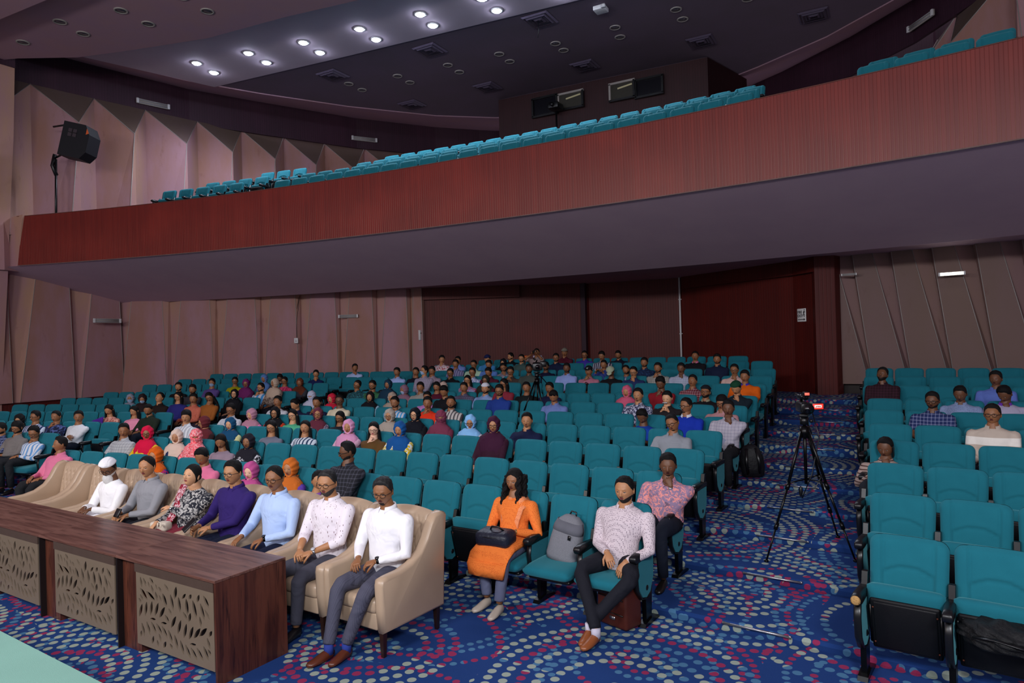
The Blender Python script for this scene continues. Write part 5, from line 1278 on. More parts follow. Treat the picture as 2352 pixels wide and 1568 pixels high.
    if pose in 'RE':          # own right hand (-x is the wearer's right, seen at left)
        s = -1 if pose == 'R' else 1
        W[s] = chin + np.array((s * .045, -.045, -.075)); Fd[s] = np.array((-s * .45, .25, .85)); Nm[s] = np.array((-s * .35, 1, .1)); Cu[s] = 1.05
    elif pose == 'C':
        for s in (-1, 1): W[s] = chin + np.array((s * .06, -.07, -.085)); Fd[s] = np.array((-s * .55, -.05, .8)); Nm[s] = np.array((-s, .3, 0)); Cu[s] = .75
    elif pose == 'F':
        for s in (-1, 1): W[s] = np.array((hipv[0] - s * .07, hipv[1] - .20 - .03 * s, hipv[2] + .20)); Fd[s] = np.array((-s, -.2, 0)); Nm[s] = np.array((0, 1, -.2)); Cu[s] = .5
    elif pose in 'PK':
        dz = -.13 if pose == 'P' else .0; dy = -.30 if pose == 'P' else -.17
        for s in (-1, 1): W[s] = H + np.array((s * .09, dy, dz - .05)); Fd[s] = np.array((-s * .35, -.25, .9)); Nm[s] = np.array((-s, -.2, 0)); Cu[s] = .85
    if wrists:
        for s in wrists: W[s] = np.array(wrists[s], float)
    if hands:
        for s in hands: Fd[s], Nm[s], Cu[s] = np.array(hands[s][0], float), np.array(hands[s][1], float), hands[s][2]
    E = {}
    for s in (-1, 1):
        hint = (s * .8, .25, -.9) if not elbows or s not in elbows else elbows[s]
        E[s], W[s] = arm_ik(shj[s], W[s], l1, l2, hint)
        B.tube([shj[s], shj[s] * .5 + E[s] * .5, E[s], E[s] * .6 + W[s] * .4, W[s]], [.046 * build, .042 * build, .035 * build, .033 * build, (.026, .021)], 10 if not near else 14, sk)
        hand(B, W[s], Fd[s], Nm[s], -s, Cu[s], .95 if not fem else .86, 6 if not near else 9, sk)
    # ---- legs under the clothes
    kn = {s: np.array((hipv[0] + s * .13, hipv[1] - .43, hipv[2] + .0)) for s in (-1, 1)}; an = {s: np.array((hipv[0] + s * .13, hipv[1] - .40, .10)) for s in (-1, 1)}
    hj = {s: hipv + np.array((s * .09, 0, -.01)) for s in (-1, 1)}
    if knees:
        for s in knees: kn[s] = np.array(knees[s], float)
    if ankles:
        for s in ankles: an[s] = np.array(ankles[s], float)
    for s in (-1, 1): B.tube([hj[s], kn[s], kn[s] * .45 + an[s] * .55, an[s]], [.05, .030, .036, .031], 8 if not near else 12, sk)
    root = B.obj('person', sk, None, True, loc, rotz)
    prop(root, label, 'person', group)
    # ---- shirt / dress
    cm = cloth(top, pat, c2)
    if pose != 'X':
        T = MB(); m_ = hipv * .55 + sh * .45; ch = hipv * .2 + sh * .8; bl = 1.0 if not fem else .92; by = build
        ns = 22 if near else 16
        T.tube([hipv + (0, .01, -.07), hipv + (0, -.005, .03), m_ + (0, -.012 * by, 0), ch + (0, -.008, 0), sh + (0, 0, -.005), sh + (0, .004, .028), nb + (0, .0, .012)],
               [(.165 * bl * by, .115), (.172 * bl * by, .125 * by), (.163 * bl * by, .125 * by), (.192 * wd, .124 * (by * .5 + .5)), (.178 * wd, .094), (.118 * wd, .076), (.066, .062)], ns, cm, up=(1, 0, 0))
        if fem: # fuller front
            for s in (-1, 1): T.ell(ch + np.array((s * .07, -.085, -.03)), (.062, .05, .06), 10, 7, cm)
        for s in (-1, 1):
            e, w, S_ = E[s], W[s], shj[s]
            if sleeve == 'long': T.tube([S_ + (0, 0, -.0), S_ * .5 + e * .5, e, e * .55 + w * .45, w * .93 + e * .07], [.064 * by, .057 * by, .050 * by, .045, .036], 12 if near else 10, cm)
            elif sleeve == 'mid': T.tube([S_, S_ * .5 + e * .5, e, e * .6 + w * .4], [.064 * by, .058 * by, .051 * by, .050], 12 if near else 10, cm)
            else: T.tube([S_, S_ * .6 + e * .4, S_ * .22 + e * .78], [.064 * by, .066 * by, .068 * by], 12 if near else 10, cm)
            T.ell(S_ + np.array((0, 0, .0)), (.062 * by, .062 * by, .058), 10, 8, cm)
        nm = 'dress' if fem else 'shirt'
        if near: bake_remesh(T, nm, cm, root, voxel or .011, 7)
        else: bake_remesh(T, nm, cm, root, .024, 3)
        if collar and typ == 'm':
            cc = cm if c2 == '-' or pat != 'plain' else cloth(c2)
            c_ = MB(); n_ = 15; ring = []
            for i in range(n_):
                a = -pi / 2 + .42 + (2 * pi - .84) * i / (n_ - 1); ca, sa = cos(a), sin(a); fx = 1 if .12 < i / (n_ - 1) < .88 else 1.05
                b0 = nb + np.array((ca * .062, sa * .062 + .002, .018 + .014 * sa)); tp = b0 + np.array((ca * .002, sa * .002, .018)); dn = b0 + np.array((ca * .026 * fx, sa * .026 * fx - .004, -.022 - .012 * (sa < -.5)))
                ring.append([b0, tp, tp + np.array((ca * .007, sa * .007, 0)), dn])
            c_.grid(ring); co_ = c_.obj('collar', cc, root)
            if near: co_.modifiers.new('t', 'SOLIDIFY').thickness = .003
    # ---- trousers, shoes
    if bottoms:
        bm_ = cloth(bottoms, bpat, bc2, 1.1); L = MB()
        L.tube([hipv + (0, .05, .04), hipv + (0, -.0, .0), hipv + (0, -.08, -.01)], [(.15 * build, .09), (.17 * build, .105), (.165, .09)], 14, bm_, up=(1, 0, 0))
        for s in (-1, 1):
            k_, a_, h_ = kn[s], an[s], hj[s]
            L.tube([h_, h_ * .5 + k_ * .5, k_ + (0, .03, .0), k_ + (0, -.005, -.035), k_ * .5 + a_ * .5, a_ + (0, 0, .02)], [.092 * build, .082 * build, .070, .066, .058, .052], 12, bm_)
        if near: bake_remesh(L, 'trousers', bm_, root, .013, 6)
        else: L.obj('trousers', bm_, root)
    if feet:
        sm = mat('shoe_leather', shoes, .35, 0, .5)
        for s in (-1, 1):
            a_ = an[s]; d = np.array((a_[0] - kn[s][0] * .3 - hipv[0] * .7, 0, 0)); fd = np.array((s * .12, -1, 0)); fd /= np.linalg.norm(fd)
            fz = a_[2] - .10
            S_ = MB(); up = (fd[1], -fd[0], 0)
            pts = [a_ + (0, .035, -.060), a_ + (0, .02, -.05), a_ + fd * .05 + (0, 0, -.058), a_ + fd * .12 + (0, 0, -.072), a_ + fd * .175 + (0, 0, -.077), a_ + fd * .20 + (0, 0, -.08)]
            S_.tube(pts, [(.026, .032), (.036, .046), (.040, .040), (.046, .026), (.038, .021), (.018, .014)], 12, sm, up=up)
            S_.obj('shoe', sm, root)
            if sockc:
                K = MB(); K.tube([a_ + (0, 0, -.05), a_ + (0, 0, .03)], [.040, .039], 12, cloth(sockc)); K.obj('sock', cloth(sockc), root)
    # ---- head wear and hair
    def headpart(mb, nm, m=None):
        put_head(mb, Rh, H, hs); return mb.obj(nm, m, root)
    hr = (56, 44, .2) if near else (28, 22, .3); HM = hairm or HAIRB
    if typ in 'mwb':
        st = 'm' if typ == 'm' else 'w'; th, nz = (.009 + .011 * ((len(label) * 7) % 5) / 4 - (.003 if near else 0), .0042) if typ == 'm' else (.010, .0015)
        if 'l' in flags: st, th, nz = 'l', .026, .006
        if 'i' in flags: th, nz = .030, .008
        if 'r' in flags: st, th, nz = 'r', .008, .001
        if 't' in flags: st, th, nz = 'r', .002, 0
        hm = shell(hr, hair_off(st, th, nz), HM, fem)
        if near:
            for s in (-1, 1): hm.tube([(s * (.016 + .034 * q), -.0885 - .004 * (1 - q) + .012 * q * q, .0225 + .004 * sin(pi * min(1, q * 1.1))) for q in np.linspace(0, 1, 6)], [.0022, .0035, .0038, .0034, .0026, .0014], 6, HM)
        if typ == 'w' and not near:
            for s in (-1, 1):
                hm.tube([(s * .060, .02, .04), (s * .083, .016, -.03), (s * .086, .010, -.10), (s * .092, .0, -.18), (s * .095, -.03, -.27), (s * .09, -.05, -.33)], [(.018, .05), (.018, .056), (.022, .056), (.030, .046), (.030, .030), (.012, .012)], 10, HM, up=(1, 0, 0))
            hm.ell((0, .065, -.09), (.085, .05, .14), 12, 9, HM)
        if typ == 'b': hm.ell((0, .10, -.01), (.045, .035, .042), 10, 8, HM)
        headpart(hm, 'hair', HM)
    elif typ in 'hn':
        hc = cloth(hcol, 'floral' if pat == 'floral' and typ == 'n' else 'plain', c2 if pat == 'floral' and typ == 'n' else '-', 1.2)
        op = face_open(.057, .082, -.010) if typ == 'h' else face_open(.052, .017, .004)
        hm = shell((56, 48, .35), op, hc, fem)
        def wob(a, k): return 1 + .035 * sin(a * 7 + k) + .02 * sin(a * 13 - k)
        put_head(hm, Rh, H, hs)
        fl = -.028 if typ == 'h' else -.062
        pts = [H + Rh @ np.array((0, .012, -.045)) * hs, H + Rh @ np.array((0, .010, -.105)), nb + (0, -.012, .055), sh + (0, -.02, .02), sh + (0, -.025, -.07), sh + (0, -.03, -.17)]
        rd = [(.080, .090), (.084, .100), (.098, .100), (.198, .124), (.232, .150), (.210, .144)]
        rings = []
        for k, (p, r) in enumerate(zip(pts, rd)):
            rings.append([(p[0] + r[0] * cos(a) * wob(a, k), p[1] + r[1] * sin(a) * wob(a, k * 1.3) , p[2] + (.018 * cos(2 * a) if k > 2 else 0) - (.03 * max(0, -sin(a)) if k == 5 else 0)) for a in np.linspace(0, 2 * pi, 30, endpoint=False)])
        hm.grid(rings[1:] if typ == 'h' else rings, hc, cv=True); hm.obj('headscarf' if typ == 'h' else 'face_veil', hc, root)
    if typ == 'm' and ('d' in flags or 's' in flags or 'W' in flags or 'G' in flags):
        bmt = BEARDW if 'W' in flags else (BEARDG if 'G' in flags else STUB)
        bd = shell(res, beard_off('s' not in flags or 'd' in flags, .0015 if 'd' in flags else .0005), bmt, fem, (lambda D_, Q: Q + np.array((0, -.01, -.10)) * (sstep(-.085, -.115, head_surf(D_)[..., 2]) * sstep(.1, -.3, D_[..., 1]))[..., None]) if 'W' in flags else None)
        headpart(bd, 'beard', bmt)
    if 'W' in flags:
        wb = MB(); wb.ell((0, -.068, -.118), (.062, .040, .078), 18, 12, BEARDW); headpart(wb, 'long_beard', BEARDW)
    if 'k' in flags:
        mm = mat('face_mask', '8fa8c8' if typ != 'h' or '5' not in hcol[:1] else '14121a', .8)
        mk = shell((40, 30, .4), lambda D_, Pn: np.where((D_[..., 1] < .1), -.012 + .020 * sstep(1.15, .9, (Pn[..., 0] / .062) ** 2 + ((Pn[..., 2] + .058) / .048) ** 2), -.012), mm, fem); headpart(mk, 'face_mask', mm)
    if 'c' in flags:
        cmx = cloth(hcol); cp = shell((40, 30, .2), lambda D_, Pn: -.008 + .036 * sstep(.042, .055, Pn[..., 2]), cmx); cp.ell((0, -.125, .055), (.062, .065, .010), 18, 6, cmx, rot=Rx(.22)); headpart(cp, 'cap', cmx)
    if 't' in flags:
        cmx = cloth(hcol); cp = shell((40, 34, .2), lambda D_, Pn: -.008 + .033 * sstep(.050, .058, Pn[..., 2]), cmx, 0, lambda D_, Q: np.stack([Q[..., 0], Q[..., 1], np.where(Q[..., 2] > .14, .14 + (Q[..., 2] - .14) * .5, Q[..., 2])], -1)); headpart(cp, 'skull_cap', cmx)
    if 'g' in flags or 'u' in flags:
        g = MB(); up = .085 if 'u' in flags else 0; n_ = 16 if near else 10; r = .0022 if near else .0028; yy = -.107 + (.02 if up else 0)
        for s in (-1, 1):
            ring = [(s * .0335 + .0275 * cos(a), yy + .004 * abs(cos(a)) * (1 if cos(a) * s > 0 else 0), -.002 + up + .0180 * sin(a) * (1 if sin(a) > 0 else 1.1)) for a in np.linspace(0, 2 * pi, n_ + 1)]
            g.tube(ring, r, 5, GLASSF, cap=False)
            g.tube([(s * .061, yy + .004, .004 + up), (s * .088, -.05, .006 + up), (s * .089, .01, .004 + up)], r, 5, GLASSF)
            if up: g.ell((s * .032, yy, up), (.023, .003, .017), 10, 6, GLASSF)
        g.tube([(-.007, yy, .004 + up), (0, yy - .003, .006 + up), (.007, yy, .004 + up)], r, 5, GLASSF); headpart(g, 'glasses', GLASSF)
    return root, dict(W=W, E=E, H=H, Rh=Rh, sh=sh, nb=nb, hip=hipv, Fd=Fd, Nm=Nm, kn=kn)
def mesh_text(txt, size, m, parent, loc, rot=(pi / 2, 0, 0)):
    cu = bpy.data.curves.new('t', 'FONT'); cu.body = txt; cu.size = size; cu.extrude = .003; cu.offset = size * .02; cu.align_x = 'CENTER'
    tmp = bpy.data.objects.new('tmp', cu); COL.objects.link(tmp); bpy.context.view_layer.update()
    me = bpy.data.meshes.new_from_object(tmp.evaluated_get(bpy.context.evaluated_depsgraph_get())); bpy.data.objects.remove(tmp)
    me.materials.clear(); me.materials.append(m); o = bpy.data.objects.new('lettering', me); COL.objects.link(o); o.parent = parent; o.location = loc; o.rotation_euler = rot
    return o
def chest(info, x, dz):
    s_, h_ = info['sh'], info['hip']; t = (s_[2] - .0 + dz - h_[2]) / (s_[2] - h_[2]); c = h_ * (1 - t) + s_ * t
    return np.array((x, c[1] - .128 + 1.6 * x * x, c[2]))
def crowd():
    rnd = random.Random(5)
    for i, (n, s_, h, typ, skin, top, pat, c2, hcol, fl, pose, look, lab) in enumerate(PEOPLE):
        R = RR(n); th = s_ / R; loc = P(R, th, ZF[n])
        yawc = atan2(CAMP[0] - loc[0], -(CAMP[1] - loc[1]))      # world azimuth of the lens measured from -Y
        yaw = math.degrees(yawc + th) + look[0]
        yaw = max(-95, min(95, yaw))
        hy = -.17 - (.05 if look[1] > 15 else 0); hh = h - .008
        roll = look[2]
        sl = 'short' if typ == 'm' and rnd.random() < .35 else 'long'
        hx = 0
        if pose in 'RE' and abs(roll) < 1: roll = 0
        b = 1.16 if 'heavyset' in lab or 'stocky' in lab else 1.06
        lod = 1
        root, info = person(loc, -th, lab, (hx, hy, hh), (yaw, look[1], -roll), typ, skin, top, pat, c2, hcol, fl, pose, lod,
               bottoms=rnd.choice(['141a28', '1a1c20', '22262e', '101828']) if typ == 'm' else rnd.choice(['2c2434', '1c1c28', '3a3040']), build=b, sleeve=sl, collar=('jersey' not in lab and 'tee shirt' not in lab and 'sweatshirt' not in lab), feet=(n <= 2))
        H = info['H']
        if pose == 'P' or 'phone' in lab:
            q = MB()
            if pose == 'P': q.box(tuple(H + np.array((0, -.33, -.12))), (.15, .010, .075), bev=.004)
            elif 'speaking' in lab: q.box(tuple(H + np.array((.085, -.03, -.03))), (.012, .075, .14), bev=.004, rot=Rx(.3))
            else: q.box(tuple(info['W'][1] + np.array((-.05, -.07, .03))), (.075, .010, .14), bev=.004, rot=Rx(-.9))
            o = q.obj('phone', BLACK, None, True, loc, -th); prop(o, 'black phone held by the ' + ('man filming horizontally' if pose == 'P' else 'man in striped shirt' if 'speaking' in lab else 'woman in brown hijab'), 'phone')
        if pose == 'K':
            q = MB(); q.box(tuple(H + np.array((0, -.15, .02))), (.13, .07, .09), bev=.012); q.tube([H + np.array((0, -.17, .02)), H + np.array((0, -.25, .02))], .034, 14)
            prop(q.obj('photo_camera', BLACK, None, True, loc, -th), 'black photo camera raised by a man in the last row', 'camera')
        if 'purple folder' in lab:
            q = MB(); q.box((-.12, -.42, .80), (.30, .012, .22), rot=Rx(-.5) @ Ry(-.35)); prop(q.obj('folder', mat('purple_card', '4a1a90', .5), None, False, loc, -th), 'purple folder held by the woman in coral dress', 'folder')
        if 'bag in lap' in lab:
            q = MB(); q.ell((.02, -.42, .72), (.17, .11, .13), 16, 10); q.tube([(-.05, -.40, .83), (.02, -.40, .88), (.09, -.40, .83)], .01, 6); prop(q.obj('lap_bag', cloth('0e0e12'), None, True, loc, -th), 'round black bag in the lap of the man in black cap', 'bag')
        if 'mouth organ' in lab:
            q = MB(); q.box(tuple(H + np.array((0, -.125, -.07))), (.09, .02, .022), bev=.004); prop(q.obj('mouth_organ', METAL, None, True, loc, -th), 'small mouth organ at the lips of the man in black shirt', 'mouth organ')
        if 'wristwatch' in lab:
            w, e = info['W'][1], info['E'][1]; d = (w - e) / np.linalg.norm(w - e); q = MB(); c = w - d * .02; q.tube([c - d * .008, c + d * .008], .031, 14, METAL); q.ell(c + np.array((.0, -.028, 0)), (.018, .006, .018), 12, 6, mat('watch_face', '9a9aa0', .3, .6)); q.obj('wristwatch', METAL, root)
        if 'sky blue stripes, hand at chin' in lab:
            ink = mat('number_navy', '10142c', .7); mesh_text('10', .12, ink, root, tuple(chest(info, -.02, -.22)))
            q = MB(); q.ell(chest(info, .04, -.09), (.018, .006, .020), 12, 6); q.obj('crest', mat('crest_gold', 'a8a03c', .6), root); q = MB(); q.ell(chest(info, -.06, -.10), (.020, .006, .024), 12, 6); q.obj('crest', mat('crest_dark', '5a4430', .6), root)
        if 'blue jersey with badge' in lab:
            q = MB(); q.ell(chest(info, .075, -.09), (.030, .006, .030), 16, 6); q.obj('badge', mat('badge_white', 'd8ccd4', .6), root); q = MB(); q.ell(chest(info, .075, -.085) + (0, -.005, 0), (.012, .003, .012), 10, 6); q.obj('badge_mark', mat('badge_red', 'a03a50', .6), root)
        if 'bright blue polo' in lab:
            a_ = [chest(info, .085 + .030 * cos(t_), -.105 + .030 * sin(t_)) for t_ in np.linspace(.3, pi - .3, 9)]
            q = MB(); q.tube(a_, .0035, 5); q.tube([chest(info, .06, -.145), chest(info, .11, -.145)], .003, 5); q.ell(chest(info, .085, -.115), (.010, .005, .014), 8, 6, mat('crest_red', '8a3048', .6)); q.obj('crest', mat('crest_white', 'c8ccd8', .6), root)
        if 'black cap, hand at cheek' in lab:
            Rh = info['Rh']; q = MB(); c_ = info['H'] + Rh @ np.array((.0, -.112, .085))
            for dd in ((-.022, .0), (.022, .012), (.004, -.022)): q.tube([c_, c_ + Rh @ np.array((dd[0], .004, dd[1]))], .006, 6)
            q.obj('cap_emblem', WHITE, root)
crowd()
# ------------------------------------------------------------------ foreground people
def camyaw(loc): return math.degrees(atan2(CAMP[0] - loc[0], -(CAMP[1] - loc[1])))
def vip(i, **kw):
    x = CHX[i]; rz = -.10 if i == 0 else -.06; loc = (x, CHY(x), 0)
    base = camyaw((x, CHY(x))) + math.degrees(-rz)
    kw['look'] = (base + kw['look'][0], kw['look'][1], kw['look'][2])
    d = dict(lod=0, hip=(0, .06, .55), lean=1, build=1.08)
    d.update(kw); return person(loc, rz, d.pop('label'), d.pop('head'), d.pop('look'), **d), loc, rz
def held(mb, name, m, label, cat, loc, rz, smooth=True):
    return prop(mb.obj(name, m, None, smooth, loc, rz), label, cat)
def watch(root, info, s, face='0c0c10', strap=None):
    w, e = info['W'][s], info['E'][s]; d = (w - e) / np.linalg.norm(w - e); c = w - d * .012
    up = -info['Nm'][s]; up = up - d * np.dot(up, d); up /= np.linalg.norm(up)
    q = MB(); st = strap or MBLK; q.tube([c - d * .011, c + d * .011], [(.031, .026)] * 2, 18, st, up=np.cross(d, up)); q.obj('wristwatch', st, root)
    f = MB(); f.tube([c + up * .024, c + up * .035], .019, 20); f.obj('watch_dial', mat('dial' + face, face, .15, 0, .6), root)
def vips():
    (r, f), loc, rz = vip(0, label='man in crisp white dress shirt and pinstripe trousers in the rightmost armchair', head=(0, .03, 1.245), look=(-22, 8, 0), typ='m', skin=3, top='e4e2ee', flags='gs', pose='L',
        bottoms='4a4a5a', bpat='pin', bc2='2c2c38', shoes='5a2a18', sockc='2a3a86', hairm=HAIRG,
        wrists={-1: (-.09, -.20, .70), 1: (.10, -.17, .70)}, hands={-1: ((.55, -.80, -.35), (.3, .1, -1), .55), 1: ((-.75, -.60, -.25), (-.2, .2, -1), .6)},
        knees={-1: (-.10, -.42, .53), 1: (.20, -.40, .53)}, ankles={-1: (-.02, -.60, .10), 1: (.08, -.50, .10)})
    watch(r, f, 1)
    bt = MB()
    for k in range(5): bt.ell((0, f['nb'][1] - .075 - .016 * min(k, 3), f['nb'][2] - .06 - k * .085), (.005, .003, .005), 8, 4)
    bt.obj('button', WHITE, r)
    (r, f), loc, rz = vip(1, label='man with grey beard in white flecked short sleeve shirt and grey trousers', head=(.02, .03, 1.26), look=(-28, 3, 0), typ='m', skin=2, top='dcd4dc', pat='dash', c2='6a4a50', flags='gdG', pose='L', sleeve='mid',
        bottoms='42424e', shoes='161418', hairm=HAIRG, build=1.06,
        wrists={-1: (-.07, -.24, .69), 1: (.08, -.22, .69)}, hands={-1: ((.75, -.55, -.30), (.4, .1, -1), .8), 1: ((-.75, -.55, -.25), (-.4, .1, -1), .8)},
        knees={-1: (-.16, -.40, .53), 1: (.13, -.42, .53)}, ankles={-1: (-.16, -.42, .10), 1: (.10, -.44, .10)})
    watch(r, f, 1, 'b8b8bc', METAL)
    (r, f), loc, rz = vip(2, label='man in pale sky blue dress shirt with black smartwatch in an armchair', head=(0, .03, 1.245), look=(-28, 3, 0), typ='m', skin=3, top='a9bfe8', flags='gr', pose='L', build=1.06,
        bottoms='161c34', wrists={-1: (-.20, -.23, .70), 1: (.10, -.20, .71)}, hands={-1: ((.1, -.9, -.4), (.1, .1, -1), .35), 1: ((-.6, -.75, -.3), (-.1, .1, -1), .5)})
    watch(r, f, 1)
    (r, f), loc, rz = vip(3, label='man in dark purple long sleeve shirt holding a phone in an armchair', head=(.06, .03, 1.25), look=(-38, 0, 0), typ='m', skin=2, top='2a1a5c', flags='g', pose='L',
        bottoms='141a30', wrists={-1: (-.19, -.22, .72), 1: (-.02, -.20, .72)}, hands={-1: ((.1, -.8, -.2), (.9, .1, -.3), .6), 1: ((-.8, -.6, -.1), (-.1, .4, -1), .6)})
    q = MB(); q.box((-.17, -.33, .76), (.085, .014, .16), bev=.006, rot=Rx(-.75) @ Ry(.35)); held(q, 'phone', BLACK, 'black phone in the hands of the man in dark purple shirt', 'phone', loc, rz)
    (r, f), loc, rz = vip(4, label='elderly woman in black and white floral dress with red patterned shawl', head=(.05, .05, 1.16), look=(-42, -14, 8), typ='b', skin=1, top='20222c', pat='floral', c2='a8a6a4', pose='L', build=1.14,
        bottoms='7a2a38', wrists={-1: (-.15, -.26, .68), 1: (-.10, -.12, .82)}, hands={-1: ((.2, -.8, -.5), (.2, .2, -1), .6), 1: ((-.9, -.2, .1), (-.1, .2, -1), .4)})
    watch(r, f, 1, 'c8c4b8', METAL)
    sh = MB(); S, hp = f['sh'], f['hip']
    for (x0, w) in ((-.125, .06),):
        sh.grid([[(x0 + dx - .02, S[1] + .06 - .0, S[2] + .075), (x0 + dx, S[1] - .04, S[2] + .085), (x0 + dx + .02, S[1] - .115, S[2] - .02), (x0 + dx + .05, S[1] - .175, S[2] - .16), (x0 + dx + .02, hp[1] - .20, hp[2] + .14), (x0 + dx - .04, hp[1] - .24, hp[2] + .07)] for dx in np.linspace(-w, w, 6)])
    so = sh.obj('shawl', cloth('8a1c30', 'floral', 'c8a8b0'), r); so.modifiers.new('t', 'SOLIDIFY').thickness = .012
    q = MB(); q.box((-.14, -.21, .64), (.22, .12, .10), bev=.03, seg=3, rot=Rz(.3)); q.tube([(-.06, -.28, .66), (-.02, -.30, .72), (.02, -.26, .66)], .006, 6); held(q, 'handbag', mat('cream_leather', 'd0c4b4', .45), 'small cream handbag on the lap of the woman in floral dress', 'handbag', loc, rz)
    (r, f), loc, rz = vip(5, label='man in light grey long sleeve shirt holding a dark phone in an armchair', head=(0, .03, 1.20), look=(-32, 2, 0), typ='m', skin=2, top='85868c', flags='r', pose='L', build=1.05,
        bottoms='22242c', wrists={-1: (-.12, -.24, .70), 1: (.05, -.24, .70)}, hands={-1: ((.4, -.8, -.3), (.2, .1, -1), .7), 1: ((-.6, -.7, -.3), (-.2, .1, -1), .5)})
    q = MB(); q.box((.02, -.33, .74), (.09, .02, .10), bev=.006, rot=Rx(-.5)); held(q, 'phone', BLACK, 'dark phone held by the man in light grey shirt', 'phone', loc, rz)
    (r, f), loc, rz = vip(6, label='old man with long white beard in white robe, skull cap and glasses', head=(0, .0, 1.13), look=(-25, 20, 0), typ='m', skin=4, top='e6e4ec', hcol='e4e2ea', flags='gtdW', pose='L', build=1.05, collar=False,
        bottoms='e2e0e8', wrists={-1: (-.07, -.26, .69), 1: (.08, -.26, .69)}, hands={-1: ((.6, -.7, -.35), (.2, .1, -1), .6), 1: ((-.6, -.7, -.35), (-.2, .1, -1), .6)})
vips()
def row_one():
    R = R1
    def at(s): th = s / R; return P(R, th, 0), -th
    # woman in orange
    loc, rz = at(3.51); by = camyaw(loc) - math.degrees(rz)
    r, f = person(loc, rz, 'woman with long curly hair in orange tunic and bell-bottom jeans holding a dark bag', (-.05, -.17, 1.13), (by - 28, 2, 0), typ='w', skin=3, top='de7430', pat='dots', c2='b84a1c', pose='L', lod=0, flags='',
        bottoms='565a72', shoes='b0a294', hip=(0, -.28, .55), wrists={-1: (-.08, -.48, .70), 1: (.12, -.46, .70)}, hands={-1: ((.9, -.3, -.1), (.1, .2, -1), .3), 1: ((-.9, -.25, -.1), (-.1, .2, -1), .3)},
        knees={-1: (-.13, -.64, .51), 1: (.13, -.66, .51)}, ankles={-1: (-.08, -.66, .10), 1: (.12, -.74, .10)})
    H = f['H']; c = MB(); rg = random.Random(4)
    for s in (-1, 1):
        for k in range(15):
            ax, ay = rg.uniform(.062, .098), rg.uniform(-.045, .075); ln = rg.uniform(.26, .40); p0 = rg.uniform(0, 6); am = rg.uniform(.008, .014)
            pts = [(H[0] + s * (ax + .03 * t) + am * sin(t * 22 + p0), H[1] + ay - .07 * t + am * cos(t * 19 + p0), H[2] + .05 - t * ln) for t in np.linspace(0, 1, 26)]
            c.tube(pts, [.016 * (1 - .55 * t) + .003 for t in np.linspace(0, 1, 26)], 7)
    c.ell(H + np.array((0, .07, -.08)), (.10, .05, .17), 16, 12)
    c.obj('curls', HAIRB, r)
    d_ = MB(); S, hp = f['sh'], f['hip']
    for x0, w in ((-.10, .055), (.10, .055)):
        d_.grid([[(x0 * .9 + dx, S[1] + .05, S[2] + .060 - 1.2 * max(0, abs(x0 + dx) - .08)), (x0 * .9 + dx, S[1] - .06, S[2] + .050 - 1.0 * max(0, abs(x0 + dx) - .08)), (x0 * .8 + dx, S[1] - .125, S[2] - .04), (x0 * .5 + dx, S[1] - .165, S[2] - .16), (x0 * .3 + dx, S[1] - .17, S[2] - .27)] for dx in np.linspace(-w, w, 7)])
    so = d_.obj('scarf', cloth('e08a5c', 'dots', 'b8502c'), r); so.modifiers.new('t', 'SOLIDIFY').thickness = .010
    # tunic skirt over the knees and the shawl at the neck
    t = MB(); rr = []
    for k, (y, z, w, h) in enumerate(((-.22, .58, .19, .12), (-.42, .58, .20, .10), (-.60, .575, .215, .085), (-.72, .53, .225, .07), (-.765, .44, .22, .05), (-.775, .34, .20, .04))):
        rr.append([(w * cos(a) * (1 + .04 * sin(5 * a + k)), y + (-.0 + h * .5 * sin(a) if k > 3 else 0), z + (h * sin(a) if k <= 3 else 0)) for a in np.linspace(0, 2 * pi, 30, endpoint=False)])
    t.grid(rr, cv=True); o = t.obj('tunic_skirt', cloth('de7430', 'dots', 'b84a1c'), r); o.modifiers.new('t', 'SOLIDIFY').thickness = .006
    for s in (-1, 1):
        b = MB(); w, e = f['W'][s], f['E'][s]; d = (w - e) / np.linalg.norm(w - e); b.tube([w - d * .02, w - d * .012], [(.030, .026)] * 2, 16); b.obj('bangle', mat('gold', 'c09a60', .3, .8), r)
    er = MB(); er.ell(H + f['Rh'] @ np.array((.083, -.0, -.045)), (.008, .008, .012), 8, 6); er.obj('earring', WHITE, r)
    q = MB(); q.box((.0, -.60, .665), (.37, .23, .15), bev=.055, seg=4, rot=Rz(.08) @ Rx(.10)); held(q, 'laptop_bag', mat('navy_nylon', '181c2c', .45, 0, .5, .2, 8, .6, 30, .01), 'shiny navy laptop bag on the lap of the woman in orange', 'bag', loc, rz)
    z = MB(); z.tube([(-.15, -.712, .69), (0, -.722, .69), (.15, -.69, .70)], .004, 5)
    z.tube([(-.06, -.60, .735), (-.02, -.63, .775), (.05, -.62, .775), (.09, -.59, .735)], .009, 6); held(z, 'bag_handle', BLACK, 'black handle and zip on the navy laptop bag', 'handle', loc, rz)
    # grey backpack in the seat between
    loc, rz = at(4.07); b = MB(); rings = []
    for k, (z, w, d, yc) in enumerate(((.47, .10, .05, -.34), (.475, .155, .085, -.34), (.52, .165, .095, -.33), (.66, .16, .085, -.30), (.78, .15, .08, -.275), (.85, .13, .07, -.26), (.90, .075, .045, -.25), (.915, .03, .02, -.245))):
        rings.append([(w * np.sign(cos(a)) * abs(cos(a)) ** .6, yc + d * np.sign(sin(a)) * abs(sin(a)) ** .7, z) for a in np.linspace(0, 2 * pi, 28, endpoint=False)])
    GM = mat('heather_grey', '74757c', .9, 0, .2, .25, 120, .5, 200, .003)
    b.grid(rings, cv=True); b.f.append(tuple(range(28))); b.m.append(0); b.f.append(tuple(7 * 28 + i for i in range(28))); b.m.append(0)
